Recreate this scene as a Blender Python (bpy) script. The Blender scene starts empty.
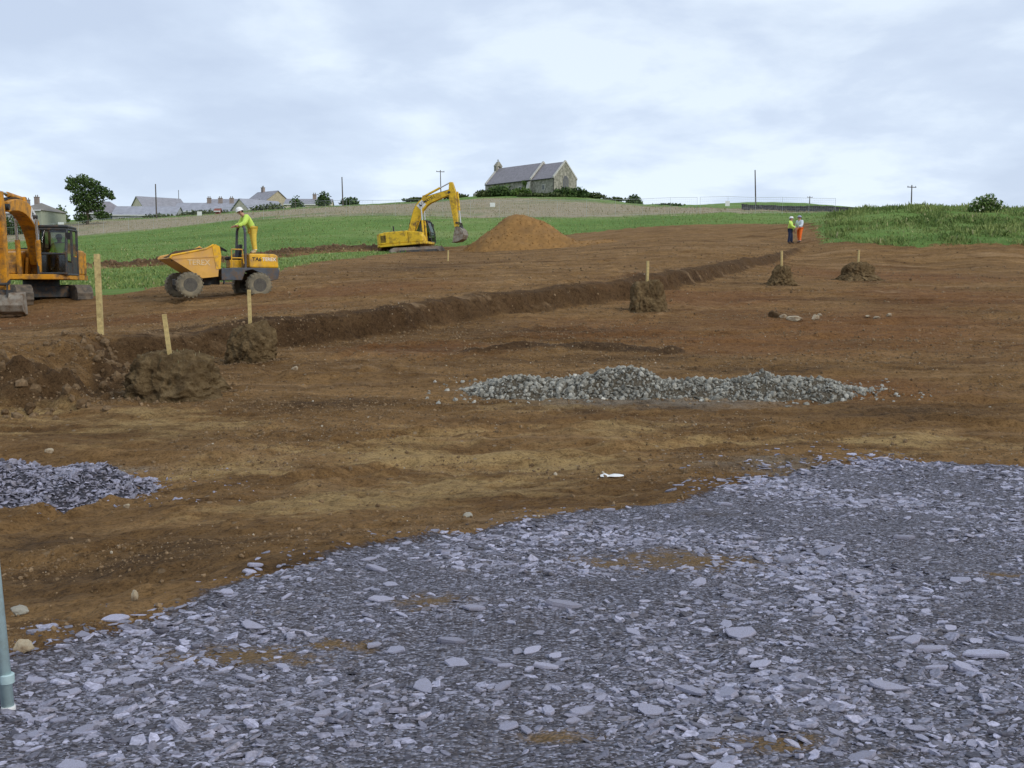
import bpy, bmesh, math, random
import numpy as np
from mathutils import Vector, Matrix, Euler, Quaternion

random.seed(7)
RNG = np.random.default_rng(11)
R = math.radians
PI = math.pi
scene = bpy.context.scene
COL = scene.collection

# ------------------------------------------------------------------ camera
F = 1000.0
Y0 = 290.0
PITCH = math.atan((384 - Y0) / F)
CP, SP = math.cos(PITCH), math.sin(PITCH)
CAMZ = 1.6

def ray(px, py):
    u = (px - 512) / F
    v = (384 - py) / F
    d = (u, CP + v * SP, -SP + v * CP)
    return (d[0] / d[1], 1.0, d[2] / d[1])

def at(px, py, Y):
    d = ray(px, py)
    return (d[0] * Y, Y, CAMZ + d[2] * Y)

cam_d = bpy.data.cameras.new("camera")
cam = bpy.data.objects.new("camera", cam_d)
COL.objects.link(cam)
cam.location = (0, 0, CAMZ)
cam.rotation_euler = (PI / 2 - PITCH, 0, 0)
cam_d.sensor_width = 36
cam_d.lens = 36 * F / 1024
cam_d.clip_end = 5000
cam_d.clip_start = 0.05
scene.camera = cam

# ------------------------------------------------------------------ numpy noise
_P = np.random.default_rng(3).random((256, 256))

def vnoise(x, y):
    xi = np.floor(x).astype(np.int64); yi = np.floor(y).astype(np.int64)
    fx = x - xi; fy = y - yi
    fx = fx * fx * fx * (fx * (fx * 6 - 15) + 10); fy = fy * fy * fy * (fy * (fy * 6 - 15) + 10)
    a = _P[xi % 256, yi % 256]; b = _P[(xi + 1) % 256, yi % 256]
    c = _P[xi % 256, (yi + 1) % 256]; d = _P[(xi + 1) % 256, (yi + 1) % 256]
    return (a * (1 - fx) + b * fx) * (1 - fy) + (c * (1 - fx) + d * fx) * fy

def fbm(x, y, n=4, lac=2.03, gain=0.5):
    s = 0; a = 1.0; t = 0
    for i in range(n):
        s = s + a * (vnoise(x + 17.3 * i, y + 41.7 * i) - 0.5); t += a
        x = x * lac; y = y * lac; a *= gain
    return s / t * 2   # about -1..1

def sstep(a, b, x):
    t = np.clip((x - a) / (b - a), 0, 1)
    return t * t * (3 - 2 * t)

# ------------------------------------------------------------------ terrain
def lawY(py):                       # depth of the stripped floor seen at this height in the photo
    return 3.03 / ((py - 211) / 1000.0)

STEP_H = 0.55
# foot of the cut bank (world), from left to right
bank_foot_px = [(-700, 430), (-250, 418), (-60, 412), (30, 408), (95, 402), (118, 385), (128, 362), (160, 358), (288, 344), (402, 330), (494, 314.5),
                (631, 299), (700, 283), (760, 268), (812, 256)]
BANK = np.array([at(px, py, lawY(py))[:2] for px, py in bank_foot_px])
BANK = np.vstack([BANK, [[BANK[-1][0] + 6, 78], [BANK[-1][0] + 12, 100]]])

def polydist(x, y, P):
    """unsigned distance, side (+ = left of travel direction), parameter 0..1"""
    best = np.full(x.shape, 1e18); side = np.zeros(x.shape); par = np.zeros(x.shape)
    n = len(P) - 1
    for i in range(n):
        ax, ay = P[i]; bx, by = P[i + 1]
        dx, dy = bx - ax, by - ay
        L2 = dx * dx + dy * dy
        t = np.clip(((x - ax) * dx + (y - ay) * dy) / L2, 0, 1)
        qx = ax + t * dx; qy = ay + t * dy
        d = (x - qx) ** 2 + (y - qy) ** 2
        cr = dx * (y - ay) - dy * (x - ax)
        m = d < best - 1e-12
        best = np.where(m, d, best); side = np.where(m, np.sign(cr), side); par = np.where(m, (i + t) / n, par)
    return np.sqrt(best), side, par

def bank_step(x, y):
    d, s, p = polydist(x, y, BANK)
    wob = (0.10 + 0.14 * (p < 0.42)) * fbm(x * 0.8, y * 0.8, 3) + 0.08 * fbm(x * 3.1, y * 3.1, 2)
    sd = d * s + wob
    left = 1 - sstep(0.30, 0.42, p)          # ragged broken bank on the left
    w = 0.36 + 1.4 * left
    ramp = sstep(-0.05, 1.0, (sd + 0.1) / w)
    hgt = STEP_H * (1 - 0.45 * sstep(0.70, 0.83, p)) * (1 - sstep(0.83, 0.91, p)) + 0.06 * left
    rough = left * np.exp(-((sd - 0.7) / 1.3) ** 2) * (0.42 * fbm(x * 1.1, y * 1.3, 3) + 0.22 * fbm(x * 2.9, y * 2.9, 4) + 0.22 * (0.35 - np.abs(fbm(x * 1.9 + 7, y * 1.9, 4))))
    lip = 0.10 * np.exp(-((sd - w - 0.25) / 0.35) ** 2) * (1 - sstep(0.78, 0.86, p))
    return hgt * ramp + rough + lip, sd, p

CTRL = []   # (px, py, Y, upper)
def cp(px, py, Y=None, upper=0):
    CTRL.append((px, py, lawY(py) if Y is None else Y, upper))
# slate pad
for px in (-300, 0, 256, 512, 768, 1024, 1350):
    cp(px, 768, 3.1)
    cp(px, 680, 3.95)
for px, py, Y in [(0, 640, 4.75), (60, 625, 4.95), (256, 600, 5.2), (512, 600, 5.2), (768, 600, 5.2), (1024, 600, 5.25), (330, 545, 6.9), (512, 525, 7.7),
                  (700, 500, 9.0), (1024, 520, 8.1), (800, 470, 11.3), (1024, 465, 11.8), (1300, 520, 8.2), (1300, 465, 11.8),
                  (60, 590, 6.3), (0, 600, 6.1), (-250, 620, 5.9), (180, 560, 6.9), (-100, 510, 9.6), (70, 512, 9.5), (220, 500, 9.9), (420, 480, 10.9), (560, 470, 11.4)]:
    cp(px, py, Y)
# stripped floor
for px, py in [(-100, 440), (0, 430), (150, 425), (300, 430), (512, 430), (680, 425), (850, 425), (1024, 430), (1250, 430),
               (170, 402), (300, 380), (450, 380), (620, 385), (800, 385), (1024, 380), (1250, 380),
               (252, 362), (400, 345), (520, 345), (700, 345), (880, 345), (1024, 340), (1250, 340),
               (500, 322), (645, 312), (780, 310), (900, 310), (1024, 305), (1250, 305), (780, 284), (855, 280), (1000, 280), (1200, 280),
               (820, 262), (930, 262), (1040, 262), (1250, 262)]:
    cp(px, py)
# upper level behind the cut bank
for px, py, Y in [(100, 340, 21.5), (-100, 345, 21), (-300, 345, 21), (10, 321, 31.2), (-60, 322, 31), (200, 325, 24.5), (45, 299, 36.5), (-60, 299, 36.5), (220, 297, 34), (130, 300, 34.5), (300, 300, 30.5), (400, 290, 32.5), (500, 280, 37), (600, 270, 43), (700, 259, 51), (770, 250, 61),
                  (330, 272, 48), (440, 262, 58), (550, 257, 60), (650, 248, 63), (410, 252.5, 76), (520, 249, 76), (460, 252, 74), (600, 246, 72), (793, 244, 70), (740, 238, 75), (650, 236, 80), (300, 262, 60)]:
    cp(px, py, Y, 1)
for px, py, Y in [(560, 235, 94), (640, 227, 98), (720, 223, 96), (800, 222, 94), (90, 282, 47), (-60, 285, 47), (20, 262, 72), (-200, 262, 72), (200, 258, 75), (200, 240, 104), (320, 232, 104), (420, 236, 98)]:
    cp(px, py, Y, 1)
# field up to the fence line
FENCE_PX = [(-120, 254, 142), (-20, 245, 142), (96, 234.5, 142), (160, 228.5, 142), (250, 220, 138), (350, 216, 130), (450, 217, 123), (600, 217, 121), (700, 213.5, 124), (760, 213.5, 125), (850, 214, 127)]
for px, py, Y in FENCE_PX:
    cp(px, py, Y)
# overgrown bund at the right
for px, py, Y in [(840, 244, 64.5), (940, 245, 62.5), (1024, 243.5, 61.5), (1150, 243, 61), (1350, 243, 61), (832, 227, 76), (845, 214.5, 84), (865, 211.5, 83), (930, 208.5, 82), (985, 211, 80), (1024, 213.5, 79), (1150, 211, 79), (1350, 211, 79),
                  (940, 226, 71), (1024, 228, 69), (1150, 228, 69), (930, 214, 105), (1024, 216, 105), (1250, 216, 105)]:
    cp(px, py, Y)
# beyond the fence: church hill, houses, far crest
for px, py, Y in [(-100, 230, 190), (0, 227, 188), (50, 222.5, 190), (130, 217, 195), (200, 214, 192), (250, 210, 195), (330, 206, 190), (350, 205, 200), (430, 201, 195), (430, 206, 160), (520, 206, 155), (620, 207, 160), (700, 207, 180),
                  (470, 196.5, 200), (520, 194.5, 198), (560, 194, 198), (600, 198, 200), (520, 195, 222), (470, 198, 226), (580, 196, 222), (625, 203.5, 205), (660, 206, 220), (700, 205, 262), (750, 202.3, 280), (800, 202.8, 280), (850, 207, 270), (950, 213, 270), (1100, 215, 270),
                  (-100, 234, 270), (50, 228, 270), (200, 219, 270), (350, 210, 270), (520, 203, 280), (620, 208, 290), (760, 207, 340)]:
    cp(px, py, Y)
for a in (-1200, -300, 0, 256, 512, 768, 1024, 1300, 2300):
    cp(a, 240, 480); cp(a, 270, 1500)

def lcoord(x, y):
    r = np.maximum(np.hypot(x, y), 1.2)
    th = np.clip(np.arctan2(x, y), -1.05, 1.05)
    return th * 2.2, np.log(np.maximum(r, 2.9)), r

_pts = np.array([at(c[0], c[1], c[2]) for c in CTRL])
_st, _, _ = bank_step(_pts[:, 0], _pts[:, 1])
_zb = _pts[:, 2] - np.where(np.array([c[3] for c in CTRL]) == 1, _st, 0)
_cu, _cv, _cr = lcoord(_pts[:, 0], _pts[:, 1])
_q = (_zb - CAMZ) / np.hypot(_pts[:, 0], _pts[:, 1])
def _kern(d2):
    return 0.5 * d2 * np.log(d2 + 1e-12)
_n = len(_q)
_K = _kern((_cu[:, None] - _cu[None]) ** 2 + (_cv[:, None] - _cv[None]) ** 2) + np.eye(_n) * 0.002
_A = np.zeros((_n + 3, _n + 3)); _A[:_n, :_n] = _K
_Pm = np.column_stack([np.ones(_n), _cu, _cv]); _A[:_n, _n:] = _Pm; _A[_n:, :_n] = _Pm.T
_w = np.linalg.solve(_A, np.concatenate([_q, np.zeros(3)]))

def base_z(x, y):
    x = np.asarray(x, float); y = np.asarray(y, float)
    u, v, r = lcoord(x, y)
    sh = u.shape; u = u.ravel(); v = v.ravel()
    q = np.empty(u.shape)
    for i in range(0, len(u), 40000):
        s = slice(i, i + 40000)
        q[s] = _kern((u[s, None] - _cu) ** 2 + (v[s, None] - _cv) ** 2) @ _w[:_n] + _w[_n] + _w[_n + 1] * u[s] + _w[_n + 2] * v[s]
    q = q.reshape(sh)
    return CAMZ + q * np.maximum(r, 2.9)

def smooth_z(x, y):
    x = np.asarray(x, float); y = np.asarray(y, float)
    st, sd, p = bank_step(x, y)
    return base_z(x, y) + st

_YS = np.geomspace(2.0, 420, 5000)
def hit(px, py):
    d = ray(px, py)
    x = d[0] * _YS
    g = smooth_z(x, _YS)
    below = (CAMZ + d[2] * _YS) < g
    i = int(np.argmax(below)) if below.any() else len(_YS) - 1
    Y = _YS[i]
    return (d[0] * Y, Y, float(g[i]))

def hits(pl):
    return np.array([hit(*p)[:2] for p in pl])

def poly_sd(x, y, P):
    """signed distance to a closed polygon, + inside"""
    P2 = np.vstack([P, P[:1]])
    d, _, _ = polydist(x, y, P2)
    inside = np.zeros(x.shape, bool)
    for i in range(len(P)):
        x1, y1 = P2[i]; x2, y2 = P2[i + 1]
        c = ((y1 > y) != (y2 > y)) & (x < (x2 - x1) * (y - y1) / (y2 - y1 + 1e-15) + x1)
        inside ^= c
    return np.where(inside, d, -d)

# slate pad outline
pad_edge = hits([(-260, 715), (-60, 690), (0, 668), (60, 648), (110, 636), (150, 626), (200, 606), (230, 594), (290, 570), (330, 557), (410, 543), (480, 533), (540, 524), (600, 514), (680, 504), (715, 494), (760, 482), (820, 468), (880, 461), (950, 466), (1024, 470), (1150, 470), (1300, 473)])
PAD = np.vstack([pad_edge, [[14, 9], [12, -6], [-6, -6], [-5, 1.5]]])
# pasture beyond the stripped soil
green_edge = hits([(-140, 300), (0, 299), (85, 297), (140, 291), (172, 284), (240, 281), (262, 274), (285, 268), (310, 263), (345, 259), (385, 254), (420, 249), (470, 245), (560, 235), (600, 231), (640, 227), (700, 224.5), (760, 223.5), (815, 222.5),
                   (828, 243), (900, 246), (1024, 244.5), (1150, 244), (1350, 244)])
GREEN = np.vstack([green_edge, [[90, 62], [1500, 300], [1500, 1800], [-1500, 1800], [-1500, 200], [-60, 45]]])
BERM = hits([(112, 267), (170, 264), (225, 262), (290, 255), (340, 251), (388, 250), (418, 248.5)])
TANZ = np.vstack([np.array([at(*f)[:2] for f in FENCE_PX]), [at(845, 209.5, 165)[:2], at(760, 209, 165)[:2], at(700, 208.5, 170)[:2], at(600, 203.5, 178)[:2], at(450, 201.5, 186)[:2], at(350, 204.5, 185)[:2], at(250, 211, 180)[:2], at(150, 218, 184)[:2], at(0, 232, 184)[:2], at(-150, 238, 184)[:2]]])
RIDGE = hits([(475, 353), (540, 350), (610, 352), (672, 353)])

RUTS = [(hits([(120, 318), (230, 308), (330, 300), (450, 290), (560, 280), (660, 268), (740, 256)]), 0.82), (hits([(200, 300), (330, 284), (480, 270), (620, 258), (760, 247)]), 0.82), (hits([(1100, 318), (930, 326), (760, 338), (560, 340), (400, 352), (320, 372)]), 0.9),
        (hits([(1100, 420), (900, 408), (760, 420), (560, 442), (380, 452), (220, 480), (60, 540)]), 0.85), (hits([(1100, 300), (940, 300), (800, 296), (700, 305), (560, 326)]), 0.9)]
def ell(px, py, rx, ry):     # ellipse patch from photo pixels -> world centre, radii
    c = hit(px, py); a = hit(px + rx, py); b = hit(px, py + ry); t = hit(px, py - ry)
    return (c[0], (b[1] + t[1]) / 2, abs(a[0] - c[0]), abs(t[1] - b[1]) / 2)
OCHRE = [ell(*e) for e in [(125, 427, 190, 20), (30, 412, 90, 9), (400, 450, 120, 20), (560, 408, 110, 10), (460, 485, 160, 22), (640, 430, 110, 14), (330, 500, 130, 20), (250, 470, 90, 14), (720, 440, 110, 10), (540, 460, 120, 22), (900, 440, 120, 12)]]
PADOCH = [ell(*e) for e in [(690, 560, 110, 12), (235, 652, 110, 13), (1000, 575, 40, 6), (430, 600, 40, 8), (770, 750, 60, 10), (600, 560, 40, 6), (330, 640, 50, 7), (560, 740, 50, 9)]]
REDZ = [ell(*e) for e in [(860, 330, 200, 24), (720, 300, 120, 12), (960, 300, 120, 14), (600, 330, 120, 12), (420, 350, 120, 8), (850, 390, 140, 14), (20, 320, 60, 16), (200, 315, 110, 7), (350, 290, 110, 7), (760, 345, 170, 14), (880, 275, 120, 9)]]
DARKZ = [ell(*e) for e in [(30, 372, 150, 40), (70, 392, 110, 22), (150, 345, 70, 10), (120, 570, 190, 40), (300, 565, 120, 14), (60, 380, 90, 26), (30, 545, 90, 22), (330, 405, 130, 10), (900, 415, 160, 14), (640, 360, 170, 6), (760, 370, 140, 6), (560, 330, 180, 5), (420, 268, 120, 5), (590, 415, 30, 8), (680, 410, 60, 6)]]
GREYZ = [ell(*e) for e in [(770, 466, 90, 9), (660, 403, 170, 7), (540, 392, 90, 8), (120, 470, 40, 6)]]

def patch(x, y, L):
    m = np.zeros(x.shape)
    for cx, cy, rx, ry in L:
        m = np.maximum(m, 1.0 - np.sqrt(((x - cx) / rx) ** 2 + ((y - cy) / max(ry, 0.05)) ** 2) * 0.5)
    return np.clip(m, 0, 1)

def masks(x, y):
    r = np.hypot(x, y)
    padsd = poly_sd(x, y, PAD)
    grsd = poly_sd(x, y, GREEN)
    bd, _, bp = polydist(x, y, BERM)
    return padsd, grsd, bd, bp

def height(x, y, detail=True):
    x = np.asarray(x, float); y = np.asarray(y, float)
    st, sd, p = bank_step(x, y)
    z = base_z(x, y) + st
    r = np.hypot(x, y)
    padsd, grsd, bd, bp = masks(x, y)
    z = z + 0.42 * np.exp(-(bd / 1.5) ** 2) * (0.8 + 0.5 * fbm(x * 0.5, y * 0.5, 3))
    rd, _, _ = polydist(x, y, RIDGE)
    z = z + 0.12 * np.exp(-(rd / 0.35) ** 2) * (1 + 0.6 * fbm(x * 2, y * 2, 2))
    for RT, gauge in RUTS:
        rd2, sgn2, _ = polydist(x, y, RT)
        q2 = np.abs(rd2 + 0.12 * fbm(x * 0.6, y * 0.6, 2)) - gauge
        z = z - (0.10 * np.exp(-(q2 / 0.15) ** 2) - 0.05 * np.exp(-((np.abs(q2) - 0.27) / 0.09) ** 2)) * (0.6 + 0.7 * fbm(x * 0.7, y * 0.7, 2))
    pad = sstep(-0.1, 0.15, padsd)
    soil = (1 - sstep(-1, 1, grsd)) * (1 - pad)
    far = sstep(60, 140, r)
    z = z + soil * (0.05 * fbm(x * 0.45, y * 1.0, 3) + 0.055 * fbm(x * 1.3, y * 2.2, 4)) * (1 - 0.5 * far)
    # wheel and bucket scrapes running across the site
    z = z + soil * 0.035 * fbm(x * 0.25 + 3, y * 3.0 + 0.8 * fbm(x * 0.2, y * 0.2, 2), 3)
    z = z + soil * sstep(14, 30, r) * 0.10 * fbm(x * 0.10 + 8, y * 0.75 + 0.6 * fbm(x * 0.1, y * 0.1, 2), 4)
    z = z + pad * (0.05 * fbm(x * 0.9, y * 0.9, 4) + 0.02 * fbm(x * 5, y * 5, 3))
    z = z + (0.025 * np.exp(-(padsd / 0.35) ** 2)) * (1 + fbm(x * 2.3, y * 2.3, 2)) * (r < 14)
    z = z + sstep(0, 3, grsd) * (0.10 * fbm(x * 0.35, y * 0.35, 4) + 0.26 * sstep(20, 26, x) * fbm(x * 0.42 + 4, y * 0.42, 4)) * (1 - sstep(200, 400, r))
    if detail:
        z = z + soil * (1 - sstep(40, 75, r)) * (0.035 * fbm(x * 5, y * 5, 4) + 0.03 * np.clip(fbm(x * 2.3 + 9, y * 3.1, 3), 0, 1))
    return z

def gz(x, y):
    return float(height(np.array([x]), np.array([y]))[0])

# ------------------------------------------------------------------ materials
def nt(m):
    return m.node_tree.nodes, m.node_tree.links

def mat(name, col, rough=0.7, metal=0.0, var=0.15, scale=6.0, dirt=None, dirt_amt=0.0, dirt_scale=2.5, bump=0.0, spec=0.3):
    m = bpy.data.materials.new(name); m.use_nodes = True
    N, L = nt(m); b = N['Principled BSDF']
    b.inputs['Roughness'].default_value = rough; b.inputs['Metallic'].default_value = metal
    b.inputs['Specular IOR Level'].default_value = spec
    tc = N.new('ShaderNodeTexCoord')
    n1 = N.new('ShaderNodeTexNoise'); n1.inputs['Scale'].default_value = scale; n1.inputs['Detail'].default_value = 6; n1.inputs['Roughness'].default_value = 0.65
    L.new(tc.outputs['Object'], n1.inputs['Vector'])
    mx = N.new('ShaderNodeMix'); mx.data_type = 'RGBA'
    mr = N.new('ShaderNodeMapRange'); mr.inputs[1].default_value = 0.3; mr.inputs[2].default_value = 0.7
    L.new(n1.outputs['Fac'], mr.inputs[0]); L.new(mr.outputs[0], mx.inputs[0])
    mx.inputs[6].default_value = (*[c * (1 - var) for c in col], 1); mx.inputs[7].default_value = (*[min(1, c * (1 + var)) for c in col], 1)
    out = mx.outputs[2]
    if dirt:
        n2 = N.new('ShaderNodeTexNoise'); n2.inputs['Scale'].default_value = dirt_scale; n2.inputs['Detail'].default_value = 8; n2.inputs['Roughness'].default_value = 0.7
        L.new(tc.outputs['Object'], n2.inputs['Vector'])
        m2 = N.new('ShaderNodeMapRange'); m2.inputs[1].default_value = 0.62 - 0.35 * dirt_amt; m2.inputs[2].default_value = 0.80 - 0.3 * dirt_amt
        L.new(n2.outputs['Fac'], m2.inputs[0])
        x2 = N.new('ShaderNodeMix'); x2.data_type = 'RGBA'
        L.new(m2.outputs[0], x2.inputs[0]); L.new(out, x2.inputs[6]); x2.inputs[7].default_value = (*dirt, 1)
        out = x2.outputs[2]
    L.new(out, b.inputs['Base Color'])
    if bump:
        bp = N.new('ShaderNodeBump'); bp.inputs['Strength'].default_value = bump; bp.inputs['Distance'].default_value = 0.05
        L.new(n1.outputs['Fac'], bp.inputs['Height']); L.new(bp.outputs[0], b.inputs['Normal'])
    return m

def attr_mat(name, c0, c1, rough=0.8, attr='tone', spec=0.2, trans=0.0, c2=None, bump=0.0, bscale=30, dust=None):
    """colour runs from c0 to c1 over a per-piece random attribute"""
    m = bpy.data.materials.new(name); m.use_nodes = True
    N, L = nt(m); b = N['Principled BSDF']
    b.inputs['Roughness'].default_value = rough; b.inputs['Specular IOR Level'].default_value = spec
    a = N.new('ShaderNodeAttribute'); a.attribute_name = attr
    cr = N.new('ShaderNodeValToRGB'); L.new(a.outputs['Fac'], cr.inputs[0])
    cr.color_ramp.elements[0].color = (*c0, 1); cr.color_ramp.elements[1].color = (*c1, 1)
    if c2:
        e = cr.color_ramp.elements.new(0.93); e.color = (*c1, 1)
        cr.color_ramp.elements[-1].color = (*c2, 1)
    out = cr.outputs[0]
    if bump:
        tc = N.new('ShaderNodeTexCoord'); n1 = N.new('ShaderNodeTexNoise'); n1.inputs['Scale'].default_value = bscale; n1.inputs['Detail'].default_value = 5
        L.new(tc.outputs['Object'], n1.inputs['Vector'])
        mx = N.new('ShaderNodeMix'); mx.data_type = 'RGBA'; mx.blend_type = 'MULTIPLY'; mx.inputs[0].default_value = 0.7
        mr = N.new('ShaderNodeMapRange'); mr.inputs[1].default_value = 0.3; mr.inputs[2].default_value = 0.7; mr.inputs[3].default_value = 0.45; mr.inputs[4].default_value = 1.3
        L.new(n1.outputs['Fac'], mr.inputs[0]); L.new(out, mx.inputs[6]); L.new(mr.outputs[0], mx.inputs[7]); out = mx.outputs[2]
        if dust:
            ge = N.new('ShaderNodeTexCoord'); nd = N.new('ShaderNodeTexNoise'); nd.inputs['Scale'].default_value = 9; nd.inputs['Detail'].default_value = 8; nd.inputs['Roughness'].default_value = 0.75
            L.new(ge.outputs['Object'], nd.inputs['Vector']); md = N.new('ShaderNodeMapRange'); md.inputs[1].default_value = 0.50; md.inputs[2].default_value = 0.68; md.inputs[4].default_value = 0.42
            L.new(nd.outputs['Fac'], md.inputs[0]); xd = N.new('ShaderNodeMix'); xd.data_type = 'RGBA'; L.new(md.outputs[0], xd.inputs[0]); L.new(out, xd.inputs[6]); xd.inputs[7].default_value = (*dust, 1); out = xd.outputs[2]
        bp = N.new('ShaderNodeBump'); bp.inputs['Strength'].default_value = bump; bp.inputs['Distance'].default_value = 0.01
        L.new(n1.outputs['Fac'], bp.inputs['Height']); L.new(bp.outputs[0], b.inputs['Normal'])
    L.new(out, b.inputs['Base Color'])
    if trans:
        b.inputs['Transmission Weight'].default_value = 0
        b.inputs['Subsurface Weight'].default_value = 0
    return m

MUD = (0.15, 0.088, 0.042)
M = {}
M['yellow_a'] = mat('amber_machine_paint', (0.64, 0.28, 0.016), 0.55, 0, 0.15, 5, MUD, 0.52, 2.6)
M['yellow_b'] = mat('yellow_machine_paint', (0.76, 0.49, 0.03), 0.5, 0, 0.12, 5, MUD, 0.38, 2.2)
M['yellow_c'] = mat('dumper_paint', (0.78, 0.43, 0.022), 0.5, 0, 0.12, 4, (0.30, 0.19, 0.09), 0.40, 2.6)
M['skip_paint'] = mat('skip_paint', (0.68, 0.38, 0.085), 0.6, 0, 0.15, 4, (0.46, 0.27, 0.13), 0.5, 2.0)
M['dark_metal'] = mat('dark_grey_steel', (0.042, 0.047, 0.050), 0.55, 0.2, 0.3, 5, MUD, 0.35, 4)
M['chassis'] = mat('slate_grey_chassis', (0.075, 0.085, 0.10), 0.55, 0.1, 0.25, 4, MUD, 0.4, 3)
M['black'] = mat('black_rubber', (0.022, 0.022, 0.023), 0.7, 0, 0.3, 8)
M['tyre'] = mat('muddy_tyre', (0.15, 0.135, 0.10), 0.9, 0, 0.3, 7, (0.24, 0.20, 0.13), 0.7, 4)
M['rim'] = mat('muddy_wheel_rim', (0.11, 0.10, 0.08), 0.8, 0, 0.3, 7, (0.06, 0.055, 0.05), 0.5, 4)
M['track'] = mat('muddy_track_steel', (0.105, 0.088, 0.07), 0.75, 0.2, 0.35, 6, (0.20, 0.15, 0.10), 0.5, 3)
M['track_pale'] = mat('worn_track_steel', (0.24, 0.21, 0.18), 0.65, 0.2, 0.3, 6, MUD, 0.4, 3)
M['bucket'] = mat('worn_bucket_steel', (0.30, 0.27, 0.22), 0.6, 0.25, 0.3, 5, MUD, 0.5, 3)
M['chrome'] = mat('ram_chrome', (0.6, 0.6, 0.6), 0.25, 0.9, 0.1, 5)
M['white'] = mat('white_paint', (0.75, 0.75, 0.73), 0.5, 0, 0.08, 6)
M['letter_pale'] = mat('worn_pale_lettering', (0.66, 0.49, 0.27), 0.6, 0, 0.2, 12)
M['letter_black'] = mat('black_lettering', (0.03, 0.03, 0.03), 0.6, 0, 0.1, 12)
M['letter_white'] = mat('white_lettering', (0.78, 0.76, 0.70), 0.6, 0, 0.1, 12)
M['timber'] = mat('pale_timber', (0.50, 0.39, 0.17), 0.8, 0, 0.3, 14, (0.26, 0.18, 0.07), 0.35, 6, 0.2)
M['galv'] = mat('galvanised_tube', (0.42, 0.55, 0.55), 0.5, 0.1, 0.16, 14, (0.32, 0.36, 0.30), 0.3, 9, 0.05)
M['fence'] = mat('galvanised_fence', (0.42, 0.45, 0.44), 0.5, 0.2, 0.15, 5)
M['pole'] = mat('creosoted_pole', (0.10, 0.085, 0.07), 0.85, 0, 0.25, 4)
M['litter'] = mat('white_plastic', (0.74, 0.74, 0.72), 0.5, 0, 0.05, 20)
M['stonewall'] = mat('grey_rubble_stone', (0.31, 0.29, 0.24), 0.9, 0, 0.55, 1.8, (0.12, 0.125, 0.085), 0.35, 1.0, 0.5)
M['coping'] = mat('pale_coping_stone', (0.50, 0.48, 0.43), 0.85, 0, 0.2, 3)
M['slateroof'] = mat('purple_slate_roof', (0.25, 0.23, 0.245), 0.6, 0, 0.2, 2.2, (0.20, 0.19, 0.18), 0.25, 1)
M['greyroof'] = mat('hazed_grey_slate_roof', (0.27, 0.265, 0.285), 0.65, 0, 0.18, 1.5)  # distance haze put into the colour: grey slate made paler
M['greyroof2'] = mat('hazed_blue_grey_slate_roof', (0.31, 0.315, 0.35), 0.65, 0, 0.18, 1.2)  # paled as well, so the far roofs look hazy without a volume
M['brownroof'] = mat('weathered_tile_roof', (0.22, 0.20, 0.17), 0.7, 0, 0.18, 1.2)
M['cream'] = mat('cream_render', (0.66, 0.58, 0.44), 0.85, 0, 0.1, 1.5)
M['palegreen'] = mat('pale_green_render', (0.34, 0.37, 0.28), 0.85, 0, 0.1, 1.5)
M['greywall'] = mat('grey_pebbledash', (0.36, 0.36, 0.36), 0.9, 0, 0.12, 2)
M['buff'] = mat('buff_brick', (0.42, 0.36, 0.25), 0.9, 0, 0.2, 2)
M['brick'] = mat('hazed_chimney_brick', (0.29, 0.235, 0.20), 0.9, 0, 0.2, 2)  # brick lightened to stand in for haze on the far houses
M['redbrown'] = mat('red_brown_boards', (0.24, 0.07, 0.05), 0.8, 0, 0.2, 3)
M['win'] = mat('dark_window_glass', (0.03, 0.035, 0.045), 0.08, 0, 0.1, 3, spec=0.5)
M['lead'] = mat('church_window_glass', (0.12, 0.12, 0.125), 0.4, 0, 0.2, 3)
M['bark'] = mat('bark', (0.09, 0.07, 0.05), 0.9, 0, 0.3, 6)
M['skin'] = mat('skin', (0.50, 0.27, 0.19), 0.6, 0, 0.08, 8)
M['lime'] = mat('lime_high_vis', (0.58, 0.80, 0.14), 0.7, 0, 0.08, 8)
M['limewhite'] = mat('pale_high_vis', (0.66, 0.75, 0.60), 0.7, 0, 0.1, 8)
M['hvyellow'] = mat('yellow_work_trousers', (0.66, 0.48, 0.07), 0.75, 0, 0.12, 8)
M['orange'] = mat('orange_high_vis', (0.85, 0.15, 0.015), 0.7, 0, 0.08, 8)
M['navy'] = mat('navy_trousers', (0.025, 0.035, 0.075), 0.85, 0, 0.2, 8)
M['paleblue'] = mat('pale_grey_jacket', (0.60, 0.66, 0.72), 0.8, 0, 0.12, 8)
M['reflective'] = mat('silver_reflective_tape', (0.75, 0.76, 0.76), 0.4, 0, 0.05, 8)
M['boot'] = mat('muddy_boot', (0.07, 0.05, 0.035), 0.8, 0, 0.2, 8)
M['tanboot'] = mat('dusty_boot', (0.45, 0.36, 0.22), 0.85, 0, 0.2, 8)
M['helmet'] = mat('white_hard_hat', (0.82, 0.82, 0.80), 0.35, 0, 0.03, 8)
M['greyhelmet'] = mat('blue_grey_hard_hat', (0.30, 0.32, 0.40), 0.4, 0, 0.03, 8)
M['hair'] = mat('brown_hair', (0.05, 0.035, 0.025), 0.8, 0, 0.2, 20)
M['interior'] = mat('cab_interior', (0.03, 0.032, 0.035), 0.8, 0, 0.2, 5)
M['leaf'] = attr_mat('dark_leaf', (0.026, 0.054, 0.014), (0.110, 0.170, 0.048), 0.7)
M['leaf2'] = attr_mat('mid_leaf', (0.045, 0.085, 0.016), (0.14, 0.21, 0.045), 0.7)
M['leaf3'] = attr_mat('olive_leaf', (0.040, 0.058, 0.018), (0.105, 0.130, 0.045), 0.75)
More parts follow.
